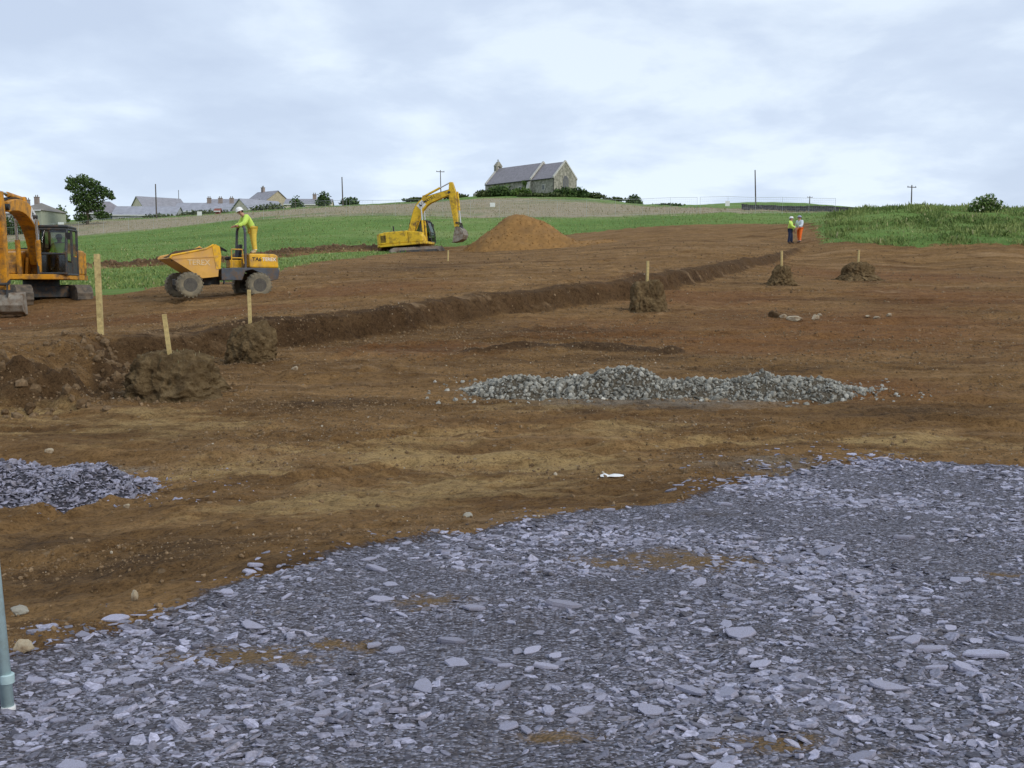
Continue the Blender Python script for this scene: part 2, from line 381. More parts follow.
M['leafwhite'] = attr_mat('elder_leaf', (0.05, 0.10, 0.025), (0.16, 0.24, 0.06), 0.7, c2=(0.6, 0.6, 0.45))
M['grass'] = attr_mat('grass_blade', (0.090, 0.150, 0.034), (0.260, 0.310, 0.100), 0.75, c2=(0.40, 0.36, 0.19))
M['drygrass'] = attr_mat('dry_grass_blade', (0.19, 0.19, 0.08), (0.40, 0.33, 0.21), 0.85)
M['slate'] = attr_mat('blue_purple_slate', (0.065, 0.061, 0.076), (0.46, 0.45, 0.56), 0.55, spec=0.35, bump=0.5, bscale=70, dust=(0.20, 0.16, 0.12))
M['stone'] = attr_mat('grey_green_stone', (0.17, 0.16, 0.13), (0.50, 0.48, 0.41), 0.8, c2=(0.66, 0.62, 0.52), bump=0.3, bscale=25)
M['palestone'] = mat('pale_field_stone', (0.42, 0.35, 0.24), 0.9, 0, 0.35, 14, MUD, 0.5, 7, 0.5)
M['clod'] = attr_mat('soil_clod', (0.105, 0.064, 0.031), (0.28, 0.19, 0.105), 0.95, c2=(0.42, 0.36, 0.27), bump=0.5, bscale=22)
M['spoil'] = mat('orange_brown_spoil', (0.265, 0.142, 0.045), 0.95, 0, 0.22, 2.2, (0.19, 0.105, 0.040), 0.35, 0.7, 0.6)

def soil_mat(name, cols, sc=(1.2, 1.2, 1.2), straw=None):
    m = bpy.data.materials.new(name); m.use_nodes = True
    N, L = nt(m); b = N['Principled BSDF']; b.inputs['Roughness'].default_value = 0.95; b.inputs['Specular IOR Level'].default_value = 0.1
    tc = N.new('ShaderNodeTexCoord'); mp = N.new('ShaderNodeMapping'); mp.inputs['Scale'].default_value = sc
    L.new(tc.outputs['Object'], mp.inputs['Vector'])
    n = N.new('ShaderNodeTexNoise'); n.inputs['Scale'].default_value = 3; n.inputs['Detail'].default_value = 9; n.inputs['Roughness'].default_value = 0.7
    L.new(mp.outputs[0], n.inputs['Vector'])
    cr = N.new('ShaderNodeValToRGB'); L.new(n.outputs['Fac'], cr.inputs[0])
    cr.color_ramp.elements[0].position = 0.3; cr.color_ramp.elements[1].position = 0.72
    cr.color_ramp.elements[0].color = (*cols[0], 1); cr.color_ramp.elements[1].color = (*cols[-1], 1)
    if len(cols) > 2:
        e = cr.color_ramp.elements.new(0.5); e.color = (*cols[1], 1)
    L.new(cr.outputs[0], b.inputs['Base Color'])
    n2 = N.new('ShaderNodeTexNoise'); n2.inputs['Scale'].default_value = 9; n2.inputs['Detail'].default_value = 9; n2.inputs['Roughness'].default_value = 0.75
    L.new(mp.outputs[0], n2.inputs['Vector'])
    bp = N.new('ShaderNodeBump'); bp.inputs['Strength'].default_value = 1.0; bp.inputs['Distance'].default_value = 0.12
    L.new(n2.outputs['Fac'], bp.inputs['Height']); L.new(bp.outputs[0], b.inputs['Normal'])
    return m
M['pedestal'] = soil_mat('turfy_topsoil', [(0.10, 0.058, 0.026), (0.19, 0.125, 0.058), (0.30, 0.215, 0.105)], (1.5, 1.5, 0.7))
M['pedestal_mid'] = soil_mat('brown_topsoil', [(0.085, 0.053, 0.027), (0.19, 0.128, 0.062), (0.33, 0.235, 0.12)], (1.5, 1.5, 1.5))
M['pedestal_dark'] = soil_mat('dark_topsoil', [(0.075, 0.046, 0.024), (0.145, 0.092, 0.047), (0.24, 0.16, 0.085)], (1.5, 1.5, 1.5))

# ------------------------------------------------------------------ object helpers
def link(o, parent=None):
    COL.objects.link(o)
    if parent is not None: o.parent = parent
    return o

def tag(o, label, cat, group=None, kind=None):
    if label: o['label'] = label
    if cat: o['category'] = cat
    if group: o['group'] = group
    if kind: o['kind'] = kind
    return o

def thing(name, label, cat, loc=(0, 0, 0), rz=0.0, group=None, tilt=None):
    o = bpy.data.objects.new(name, None); o.empty_display_size = 0.2
    link(o); o.location = loc
    o.rotation_euler = (0, 0, rz) if tilt is None else (tilt[0], tilt[1], rz)
    return tag(o, label, cat, group)

def copy_tree(o, parent=None):
    c = o.copy(); COL.objects.link(c)
    if parent is not None: c.parent = parent
    for ch in [k for k in bpy.data.objects if k.parent == o]:
        copy_tree(ch, c)
    return c

def np_mesh(name, verts, faces, m=None, parent=None, attrs=None, smooth=False):
    """verts (n,3); faces either list of lists or an (n,k) array"""
    me = bpy.data.meshes.new(name)
    verts = np.asarray(verts, np.float32)
    if isinstance(faces, np.ndarray):
        nf, k = faces.shape
        me.vertices.add(len(verts)); me.vertices.foreach_set('co', verts.ravel())
        me.loops.add(nf * k); me.loops.foreach_set('vertex_index', faces.astype(np.int32).ravel())
        me.polygons.add(nf); me.polygons.foreach_set('loop_start', np.arange(0, nf * k, k, dtype=np.int32))
        me.polygons.foreach_set('loop_total', np.full(nf, k, np.int32))
        me.update(calc_edges=True)
    else:
        me.from_pydata([tuple(v) for v in verts.tolist()], [], faces)
    if attrs:
        for an, av in attrs.items():
            av = np.asarray(av, np.float32)
            if av.ndim == 1:
                a = me.attributes.new(an, 'FLOAT', 'POINT'); a.data.foreach_set('value', av)
            else:
                a = me.attributes.new(an, 'FLOAT_COLOR', 'POINT'); a.data.foreach_set('color', av.ravel())
    me.polygons.foreach_set('use_smooth', np.full(len(me.polygons), smooth))
    if m is not None: me.materials.append(m)
    o = bpy.data.objects.new(name, me)
    return link(o, parent)

class MB:
    """collects shapes, then links them as one mesh object"""
    def __init__(s): s.v = []; s.f = []
    def add(s, v, f):
        b = len(s.v); s.v += [tuple(p) for p in v]; s.f += [[i + b for i in q] for q in f]; return s
    def box(s, c, d, rot=None):
        cx, cy, cz = c; dx, dy, dz = d[0] / 2, d[1] / 2, d[2] / 2
        v = [Vector((sx * dx, sy * dy, sz * dz)) for sz in (-1, 1) for sy in (-1, 1) for sx in (-1, 1)]
        if rot is not None:
            mt = Euler(rot).to_matrix(); v = [mt @ p for p in v]
        v = [p + Vector(c) for p in v]
        return s.add(v, [[0, 2, 3, 1], [4, 5, 7, 6], [0, 1, 5, 4], [2, 6, 7, 3], [0, 4, 6, 2], [1, 3, 7, 5]])
    def prism(s, prof, y0, y1, plane='xz', inset=None):
        """profile (a,b) extruded along the third axis"""
        n = len(prof)
        def P(a, b, t): return (a, t, b) if plane == 'xz' else ((t, a, b) if plane == 'yz' else (a, b, t))
        v = [P(a, b, y0) for a, b in prof] + [P(a, b, y1) for a, b in prof]
        f = [list(range(n))[::-1], list(range(n, 2 * n))] + [[i, (i + 1) % n, n + (i + 1) % n, n + i] for i in range(n)]
        ar = sum(prof[i][0] * prof[(i + 1) % n][1] - prof[(i + 1) % n][0] * prof[i][1] for i in range(n))
        flip = (ar > 0) != (plane != 'xz')
        flip = flip != (y1 < y0)
        if flip: f = [q[::-1] for q in f]
        return s.add(v, f)
    def cyl(s, p0, p1, r0, r1=None, n=12, cap=True):
        r1 = r0 if r1 is None else r1
        p0 = Vector(p0); p1 = Vector(p1); d = (p1 - p0).normalized()
        a = d.orthogonal().normalized(); b = d.cross(a)
        v = []
        for p, r in ((p0, r0), (p1, r1)):
            for i in range(n):
                t = 2 * PI * i / n; v.append(p + a * math.cos(t) * r + b * math.sin(t) * r)
        f = [[i, (i + 1) % n, n + (i + 1) % n, n + i] for i in range(n)]
        if cap: f += [list(range(n))[::-1], list(range(n, 2 * n))]
        return s.add(v, f)
    def tube(s, pts, r, n=8):
        for i in range(len(pts) - 1): s.cyl(pts[i], pts[i + 1], r, r, n)
        return s
    def lathe(s, prof, c, axis='z', n=24, cap=True):
        """profile of (radius, height) turned round an axis through c"""
        v = []; f = []; k = len(prof)
        for r, h in prof:
            for i in range(n):
                t = 2 * PI * i / n; a, b = math.cos(t) * r, math.sin(t) * r
                p = (a, b, h) if axis == 'z' else ((b, h, a) if axis == 'y' else (h, a, b))
                v.append((p[0] + c[0], p[1] + c[1], p[2] + c[2]))
        for j in range(k - 1):
            for i in range(n):
                f.append([j * n + i, j * n + (i + 1) % n, (j + 1) * n + (i + 1) % n, (j + 1) * n + i])
        if cap:
            f.append(list(range(n))[::-1]); f.append([(k - 1) * n + i for i in range(n)])
        return s.add(v, f)
    def build(s, name, m, parent=None, bevel=0.0, smooth=False, loc=None):
        me = bpy.data.meshes.new(name); me.from_pydata(s.v, [], s.f)
        bm = bmesh.new(); bm.from_mesh(me); bmesh.ops.recalc_face_normals(bm, faces=bm.faces); bm.to_mesh(me); bm.free()
        if smooth:
            for p in me.polygons: p.use_smooth = True
        me.materials.append(M[m] if isinstance(m, str) else m)
        o = bpy.data.objects.new(name, me); link(o, parent)
        if loc: o.location = loc
        if bevel:
            md = o.modifiers.new('bevel', 'BEVEL'); md.width = bevel; md.segments = 2; md.limit_method = 'ANGLE'; md.angle_limit = R(35)
        return o

def lettering(text, m, parent, size, loc, rot, name='lettering', shear=0.0):
    cu = bpy.data.curves.new(name, 'FONT'); cu.body = text; cu.size = size; cu.align_x = 'CENTER'; cu.align_y = 'CENTER'; cu.extrude = 0.004; cu.offset = size * 0.018; cu.shear = shear
    t = bpy.data.objects.new(name, cu); COL.objects.link(t)
    dg = bpy.context.evaluated_depsgraph_get(); dg.update()
    me = bpy.data.meshes.new_from_object(t.evaluated_get(dg)); me.name = name
    bpy.data.objects.remove(t); bpy.data.curves.remove(cu)
    me.materials.clear(); me.materials.append(M[m])
    o = bpy.data.objects.new(name, me); link(o, parent); o.location = loc; o.rotation_euler = rot
    return o

# ------------------------------------------------------------------ ground sheet
def build_ground():
    front = np.linspace(-R(44), R(44), 500)
    rest = np.linspace(R(44), 2 * PI - R(44), 62)[1:-1]
    ths = np.concatenate([front, rest])
    rs = np.concatenate([np.geomspace(0.9, 4, 110), np.geomspace(4, 90, 950)[1:], np.geomspace(90, 130, 45)[1:], np.geomspace(130, 2500, 110)[1:]])
    T, RR = np.meshgrid(ths, rs)
    x = RR * np.sin(T); y = RR * np.cos(T)
    z = height(x, y)
    padsd, grsd, bd, bp = masks(x, y)
    st, sd, p = bank_step(x, y)
    r = RR
    nz = fbm(x * 1.7, y * 1.7, 3)
    pad = np.clip(0.5 + (padsd + 0.10 * nz) / 0.5, 0, 1)
    berm = np.exp(-(bd / 1.9) ** 2)
    wid = np.clip(r * 0.03, 0.6, 3.0)
    grass = np.clip(0.5 + (grsd + wid * 0.4 * nz) / wid, 0, 1)
    grass = grass * (1 - np.clip(1.9 * berm, 0, 1))
    tan = np.clip(0.5 + (poly_sd(x, y, TANZ) - 3.0 + 9 * fbm(x * 0.05, y * 0.12, 4)) / 20.0, 0, 1)
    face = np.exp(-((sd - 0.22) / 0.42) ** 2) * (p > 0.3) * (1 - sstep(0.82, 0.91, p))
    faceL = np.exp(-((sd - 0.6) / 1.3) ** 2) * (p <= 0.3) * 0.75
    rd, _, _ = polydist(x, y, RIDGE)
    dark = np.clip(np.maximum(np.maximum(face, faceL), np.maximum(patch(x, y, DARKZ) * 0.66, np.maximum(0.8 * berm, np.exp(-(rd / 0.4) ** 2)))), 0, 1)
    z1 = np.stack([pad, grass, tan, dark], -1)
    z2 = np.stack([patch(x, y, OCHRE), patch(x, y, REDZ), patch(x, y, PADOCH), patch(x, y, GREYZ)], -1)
    nr, nc = x.shape
    idx = np.arange(nr * nc).reshape(nr, nc)
    a = idx[:-1, :]; b = np.roll(idx, -1, 1)[:-1, :]; c = np.roll(idx, -1, 1)[1:, :]; d = idx[1:, :]
    faces = np.stack([a, d, c, b], -1).reshape(-1, 4)
    verts = np.stack([x, y, z], -1).reshape(-1, 3)
    # close the middle under the camera
    verts = np.vstack([verts, [[0, 0, float(z[0].mean())]]])
    z1 = np.vstack([z1.reshape(-1, 4), [[1, 0, 0, 0]]]); z2 = np.vstack([z2.reshape(-1, 4), [[0, 0, 0, 0]]])
    ctr = len(verts) - 1
    inner = np.stack([idx[0], np.roll(idx[0], -1), np.full(nc, ctr), np.full(nc, ctr)], -1)
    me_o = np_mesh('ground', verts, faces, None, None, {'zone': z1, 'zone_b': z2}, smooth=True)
    bm = bmesh.new(); bm.from_mesh(me_o.data); bm.verts.ensure_lookup_table()
    for i in range(nc):
        bm.faces.new((bm.verts[ctr], bm.verts[int(idx[0, i])], bm.verts[int(idx[0, (i + 1) % nc])])).smooth = True
    bmesh.ops.recalc_face_normals(bm, faces=bm.faces)
    bm.to_mesh(me_o.data); bm.free()
    me_o['kind'] = 'structure'
    me_o['label'] = 'stripped brown soil of the building site rising to green pasture'
    me_o.data.materials.append(ground_material())
    return me_o

def ground_material():
    m = bpy.data.materials.new('site_ground'); m.use_nodes = True
    N, L = nt(m); b = N['Principled BSDF']
    b.inputs['Roughness'].default_value = 0.95; b.inputs['Specular IOR Level'].default_value = 0.12
    tc = N.new('ShaderNodeTexCoord')
    def noise(scale, sc=(1, 1, 1), det=6, rough=0.6, loc=(0, 0, 0), dist=0.0):
        mp = N.new('ShaderNodeMapping'); mp.inputs['Scale'].default_value = sc; mp.inputs['Location'].default_value = loc
        L.new(tc.outputs['Object'], mp.inputs['Vector'])
        n = N.new('ShaderNodeTexNoise'); n.inputs['Scale'].default_value = scale; n.inputs['Detail'].default_value = det; n.inputs['Roughness'].default_value = rough; n.inputs['Distortion'].default_value = dist
        L.new(mp.outputs[0], n.inputs['Vector']); return n.outputs['Fac']
    def math_(op, a, bb, clamp=False):
        n = N.new('ShaderNodeMath'); n.operation = op; n.use_clamp = clamp
        for i, v in enumerate((a, bb)):
            if isinstance(v, (int, float)): n.inputs[i].default_value = v
            else: L.new(v, n.inputs[i])
        return n.outputs[0]
    def rng(v, a, c, lo=0.0, hi=1.0, smooth=True):
        n = N.new('ShaderNodeMapRange'); n.interpolation_type = 'SMOOTHSTEP' if smooth else 'LINEAR'
        n.inputs[1].default_value = a; n.inputs[2].default_value = c; n.inputs[3].default_value = lo; n.inputs[4].default_value = hi
        L.new(v, n.inputs[0]); return n.outputs[0]
    def mix(f, a, c, mode='MIX'):
        n = N.new('ShaderNodeMix'); n.data_type = 'RGBA'; n.blend_type = mode
        for i, v in ((0, f), (6, a), (7, c)):
            if isinstance(v, (int, float)): n.inputs[i].default_value = v
            elif isinstance(v, tuple): n.inputs[i].default_value = (*v, 1)
            else: L.new(v, n.inputs[i])
        return n.outputs[2]
    def ramp(v, stops):
        n = N.new('ShaderNodeValToRGB'); L.new(v, n.inputs[0])
        while len(n.color_ramp.elements) < len(stops): n.color_ramp.elements.new(0.5)
        for e, (p, c) in zip(n.color_ramp.elements, stops): e.position = p; e.color = (*c, 1)
        return n.outputs[0]
    za = N.new('ShaderNodeAttribute'); za.attribute_name = 'zone'
    zb = N.new('ShaderNodeAttribute'); zb.attribute_name = 'zone_b'
    s1 = N.new('ShaderNodeSeparateColor'); L.new(za.outputs['Color'], s1.inputs[0])
    s2 = N.new('ShaderNodeSeparateColor'); L.new(zb.outputs['Color'], s2.inputs[0])
    pad, grass, tan, dark = s1.outputs[0], s1.outputs[1], s1.outputs[2], za.outputs['Alpha']
    och, red, padoch, grey = s2.outputs[0], s2.outputs[1], s2.outputs[2], zb.outputs['Alpha']
    big = noise(0.55, (0.35, 1.0, 1), 5, 0.6)
    streak = noise(1.3, (0.28, 0.9, 1), 8, 0.68, (3, 1, 0), 1.1)
    streak2 = noise(4.0, (0.35, 1.0, 1), 8, 0.72, (9, 4, 0), 0.8)
    grit = noise(34.0, (1, 1, 1), 5, 0.75, (2, 2, 0))
    farst = noise(0.30, (0.22, 1.0, 1), 7, 0.7, (6, 2, 0), 0.7)
    farst2 = noise(0.9, (0.12, 1.0, 1), 6, 0.7, (1, 5, 0), 0.4)
    fine = noise(9.0, (1, 1, 1), 8, 0.72)
    mid = noise(2.6, (0.6, 1, 1), 7, 0.7, (1, 7, 0))
    # soil
    soil = ramp(streak, [(0.30, (0.105, 0.058, 0.022)), (0.44, (0.185, 0.108, 0.043)), (0.58, (0.245, 0.148, 0.062)), (0.72, (0.335, 0.220, 0.105))])
    soil = mix(rng(math_('ADD', red, math_('MULTIPLY', math_('SUBTRACT', big, 0.5), 0.7)), 0.35, 0.85, 0, 0.75), soil, mix(streak2, (0.115, 0.052, 0.020), (0.255, 0.128, 0.052)))
    soil = mix(rng(math_('ADD', och, math_('ADD', math_('MULTIPLY', math_('SUBTRACT', streak, 0.5), 2.3), math_('MULTIPLY', math_('SUBTRACT', streak2, 0.5), 0.9))), 0.50, 1.05, 0, 0.85), soil, mix(streak2, (0.235, 0.155, 0.062), (0.46, 0.335, 0.155)))
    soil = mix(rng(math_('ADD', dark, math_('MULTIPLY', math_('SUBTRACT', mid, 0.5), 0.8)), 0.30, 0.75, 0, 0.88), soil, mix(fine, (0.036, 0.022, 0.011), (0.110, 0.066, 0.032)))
    soil = mix(rng(math_('ADD', grey, math_('MULTIPLY', math_('SUBTRACT', mid, 0.5), 0.9)), 0.4, 0.9, 0, 0.7), soil, mix(fine, (0.14, 0.125, 0.10), (0.29, 0.27, 0.225)))
    soil = mix(0.85, soil, ramp(fine, [(0.36, (0.48, 0.46, 0.45)), (0.5, (0.95, 0.95, 0.95)), (0.64, (1.0, 1.0, 1.0))]), 'MULTIPLY')
    soil = mix(0.6, soil, ramp(mid, [(0.30, (0.60, 0.58, 0.55)), (0.52, (1, 1, 1)), (0.75, (1.0, 1.0, 1.0))]), 'MULTIPLY')
    soil = mix(0.8, soil, ramp(grit, [(0.36, (0.32, 0.30, 0.28)), (0.50, (0.92, 0.92, 0.92)), (0.62, (1.0, 1.0, 1.0))]), 'MULTIPLY')
    soil = mix(0.75, soil, ramp(farst, [(0.34, (0.55, 0.52, 0.50)), (0.50, (1, 1, 1)), (0.66, (1.0, 1.0, 1.0))]), 'MULTIPLY')
    soil = mix(rng(farst2, 0.55, 0.72, 0, 0.55), soil, mix(fine, (0.20, 0.135, 0.075), (0.37, 0.26, 0.15)))
    soil = mix(rng(farst2, 0.44, 0.30, 0, 0.6), soil, mix(fine, (0.065, 0.036, 0.018), (0.15, 0.088, 0.04)))
    soil = mix(1.0, soil, (1.38, 1.33, 1.29), 'MULTIPLY')
    # pebbles
    vo = N.new('ShaderNodeTexVoronoi'); vo.inputs['Scale'].default_value = 9.0; L.new(tc.outputs['Object'], vo.inputs['Vector'])
    sepc = N.new('ShaderNodeSeparateColor'); L.new(vo.outputs['Color'], sepc.inputs[0])
    peb = math_('MULTIPLY', rng(vo.outputs['Distance'], 0.30, 0.18), rng(sepc.outputs[0], 0.90, 0.94))
    soil = mix(math_('MULTIPLY', peb, math_('MULTIPLY', math_('SUBTRACT', 1.0, dark), 0.6)), soil, (0.32, 0.25, 0.17))
    # slate chippings between the larger pieces
    v2 = N.new('ShaderNodeTexVoronoi'); v2.inputs['Scale'].default_value = 80.0; v2.inputs['Randomness'].default_value = 1.0
    mp2 = N.new('ShaderNodeMapping'); mp2.inputs['Scale'].default_value = (0.7, 1.0, 1.0); L.new(tc.outputs['Object'], mp2.inputs['Vector']); L.new(mp2.outputs[0], v2.inputs['Vector'])
    sp2 = N.new('ShaderNodeSeparateColor'); L.new(v2.outputs['Color'], sp2.inputs[0])
    sl = ramp(sp2.outputs[0], [(0.0, (0.055, 0.050, 0.056)), (0.50, (0.140, 0.132, 0.150)), (0.80, (0.25, 0.245, 0.29)), (1.0, (0.40, 0.40, 0.48))])
    sl = mix(rng(v2.outputs['Distance'], 0.25, 0.65), sl, mix(0.3, sl, (0.05, 0.045, 0.045)))
    sl = mix(rng(math_('ADD', padoch, math_('MULTIPLY', math_('SUBTRACT', fine, 0.5), 1.8)), 0.38, 0.95, 0, 0.9), sl, mix(grit, (0.06, 0.038, 0.018), (0.29, 0.18, 0.07)))
    sl = mix(rng(math_('ADD', mid, 0.0), 0.50, 0.75, 0, 0.5), sl, (0.085, 0.068, 0.055))
    # pasture
    gn = noise(0.10, (0.5, 1, 1), 6, 0.65); gn2 = noise(1.3, (0.6, 1.0, 1), 6, 0.7)
    gr = ramp(gn, [(0.32, (0.105, 0.185, 0.042)), (0.50, (0.155, 0.255, 0.060)), (0.66, (0.230, 0.295, 0.095))])
    gr = mix(0.7, gr, ramp(gn2, [(0.3, (0.62, 0.64, 0.6)), (0.6, (1, 1, 1))]), 'MULTIPLY')
    tn = ramp(gn2, [(0.30, (0.24, 0.215, 0.125)), (0.55, (0.36, 0.295, 0.20)), (0.75, (0.44, 0.355, 0.26))])
    gr = mix(rng(math_('ADD', tan, math_('ADD', math_('MULTIPLY', math_('SUBTRACT', gn2, 0.5), 1.1), math_('MULTIPLY', math_('SUBTRACT', gn, 0.5), 1.2))), 0.25, 0.85), gr, mix(rng(gn, 0.34, 0.50), (0.235, 0.225, 0.120), tn))
    gmask = rng(math_('ADD', grass, math_('MULTIPLY', math_('SUBTRACT', mid, 0.5), 0.7)), 0.42, 0.58)
    pmask = rng(math_('ADD', pad, math_('MULTIPLY', math_('SUBTRACT', fine, 0.5), 0.8)), 0.40, 0.60)
    col = mix(gmask, soil, gr)
    col = mix(pmask, col, sl)
    L.new(col, b.inputs['Base Color'])
    # bump
    h = math_('ADD', math_('ADD', math_('MULTIPLY', fine, 0.11), math_('MULTIPLY', grit, 0.05)), math_('MULTIPLY', mid, 0.06))
    h = math_('ADD', h, math_('MULTIPLY', peb, 0.02))
    hs = math_('MULTIPLY', math_('SUBTRACT', 0.5, v2.outputs['Distance']), 0.02)
    hm = N.new('ShaderNodeMix'); hm.data_type = 'FLOAT'
    L.new(pmask, hm.inputs[0]); L.new(h, hm.inputs[2]); L.new(hs, hm.inputs[3])
    bp = N.new('ShaderNodeBump'); bp.inputs['Strength'].default_value = 0.8; bp.inputs['Distance'].default_value = 1.0
    L.new(hm.outputs[0], bp.inputs['Height']); L.new(bp.outputs[0], b.inputs['Normal'])
    return m

ground = build_ground()

# ------------------------------------------------------------------ stones in numpy
def flake_proto(rng, n=7, round_=False):
    a = np.sort((np.arange(n) + rng.uniform(-0.35, 0.35, n)) * 2 * PI / n)
    rr = rng.uniform(0.6, 1.0, n)
    asp = rng.uniform(0.34, 0.85)
    bx = np.cos(a) * rr; by = np.sin(a) * rr * asp
    th = rng.uniform(0.07, 0.22)
    tilt = rng.uniform(-0.12, 0.12, 2)
    lo = np.stack([bx, by, np.full(n, -th)], -1)
    mi = np.stack([bx * 1.04, by * 1.04, np.full(n, -0.1 * th)], -1)
    up = np.stack([bx * 0.95, by * 0.94, th * 0.62 + bx * tilt[0] + by * tilt[1]], -1)
    ctr = np.array([[rng.uniform(-0.2, 0.2), rng.uniform(-0.1, 0.1) * asp, th * rng.uniform(0.55, 0.8)]])
    v = np.vstack([lo, mi, up, ctr])
    i = np.arange(n); j = (i + 1) % n
    f = np.vstack([np.stack([i, j, n + j], -1), np.stack([i, n + j, n + i], -1), np.stack([n + i, n + j, 2 * n + j], -1), np.stack([n + i, 2 * n + j, 2 * n + i], -1), np.stack([2 * n + i, 2 * n + j, np.full(n, 3 * n)], -1)])
    return v, f

def lump_proto(rng):
    bm = bmesh.new(); bmesh.ops.create_icosphere(bm, subdivisions=1, radius=1)
    k = rng.uniform(0.6, 1.05, 3)
    v = np.array([p.co[:] for p in bm.verts]); f = np.array([[q.index for q in p.verts] for p in bm.faces]); bm.free()
    v = v * rng.uniform(0.72, 1.12, (len(v), 1)) * k
    return v, f

FL = [flake_proto(RNG, int(RNG.integers(5, 9))) for _ in range(18)]
LU = [lump_proto(RNG) for _ in range(14)]

def rotmats(rz, tx, ty):
    cz, sz = np.cos(rz), np.sin(rz); cx, sx = np.cos(tx), np.sin(tx); cy, sy = np.cos(ty), np.sin(ty)
    n = len(rz)
    Rz = np.zeros((n, 3, 3)); Rz[:, 0, 0] = cz; Rz[:, 0, 1] = -sz; Rz[:, 1, 0] = sz; Rz[:, 1, 1] = cz; Rz[:, 2, 2] = 1
    Rx = np.zeros((n, 3, 3)); Rx[:, 0, 0] = 1; Rx[:, 1, 1] = cx; Rx[:, 1, 2] = -sx; Rx[:, 2, 1] = sx; Rx[:, 2, 2] = cx
    Ry = np.zeros((n, 3, 3)); Ry[:, 1, 1] = 1; Ry[:, 0, 0] = cy; Ry[:, 0, 2] = sy; Ry[:, 2, 0] = -sy; Ry[:, 2, 2] = cy
    return Rx @ Ry @ Rz

def scatter_mesh(name, protos, pos, size, rz, tx, ty, tone, m, parent=None, squash=None, smooth=False):
    VV = []; FF = []; TT = []; off = 0
    which = RNG.integers(0, len(protos), len(pos))
    Rm = rotmats(rz, tx, ty)
    for k, (pv, pf) in enumerate(protos):
        s = np.where(which == k)[0]
        if not len(s): continue
        v = pv[None] * size[s, None, None]
        if squash is not None: v = v * np.array([1, 1, squash])
        v = np.einsum('nij,nkj->nki', Rm[s], v) + pos[s, None, :]
        VV.append(v.reshape(-1, 3)); TT.append(np.repeat(tone[s], len(pv)))
        FF.append((pf[None] + (off + np.arange(len(s)) * len(pv))[:, None, None]).reshape(-1, 3)); off += len(s) * len(pv)
    return np_mesh(name, np.vstack(VV), np.vstack(FF), m, parent, {'tone': np.concatenate(TT)}, smooth)

def sample_area(x0, x1, y0, y1, n):
    return RNG.uniform(x0, x1, n), RNG.uniform(y0, y1, n)

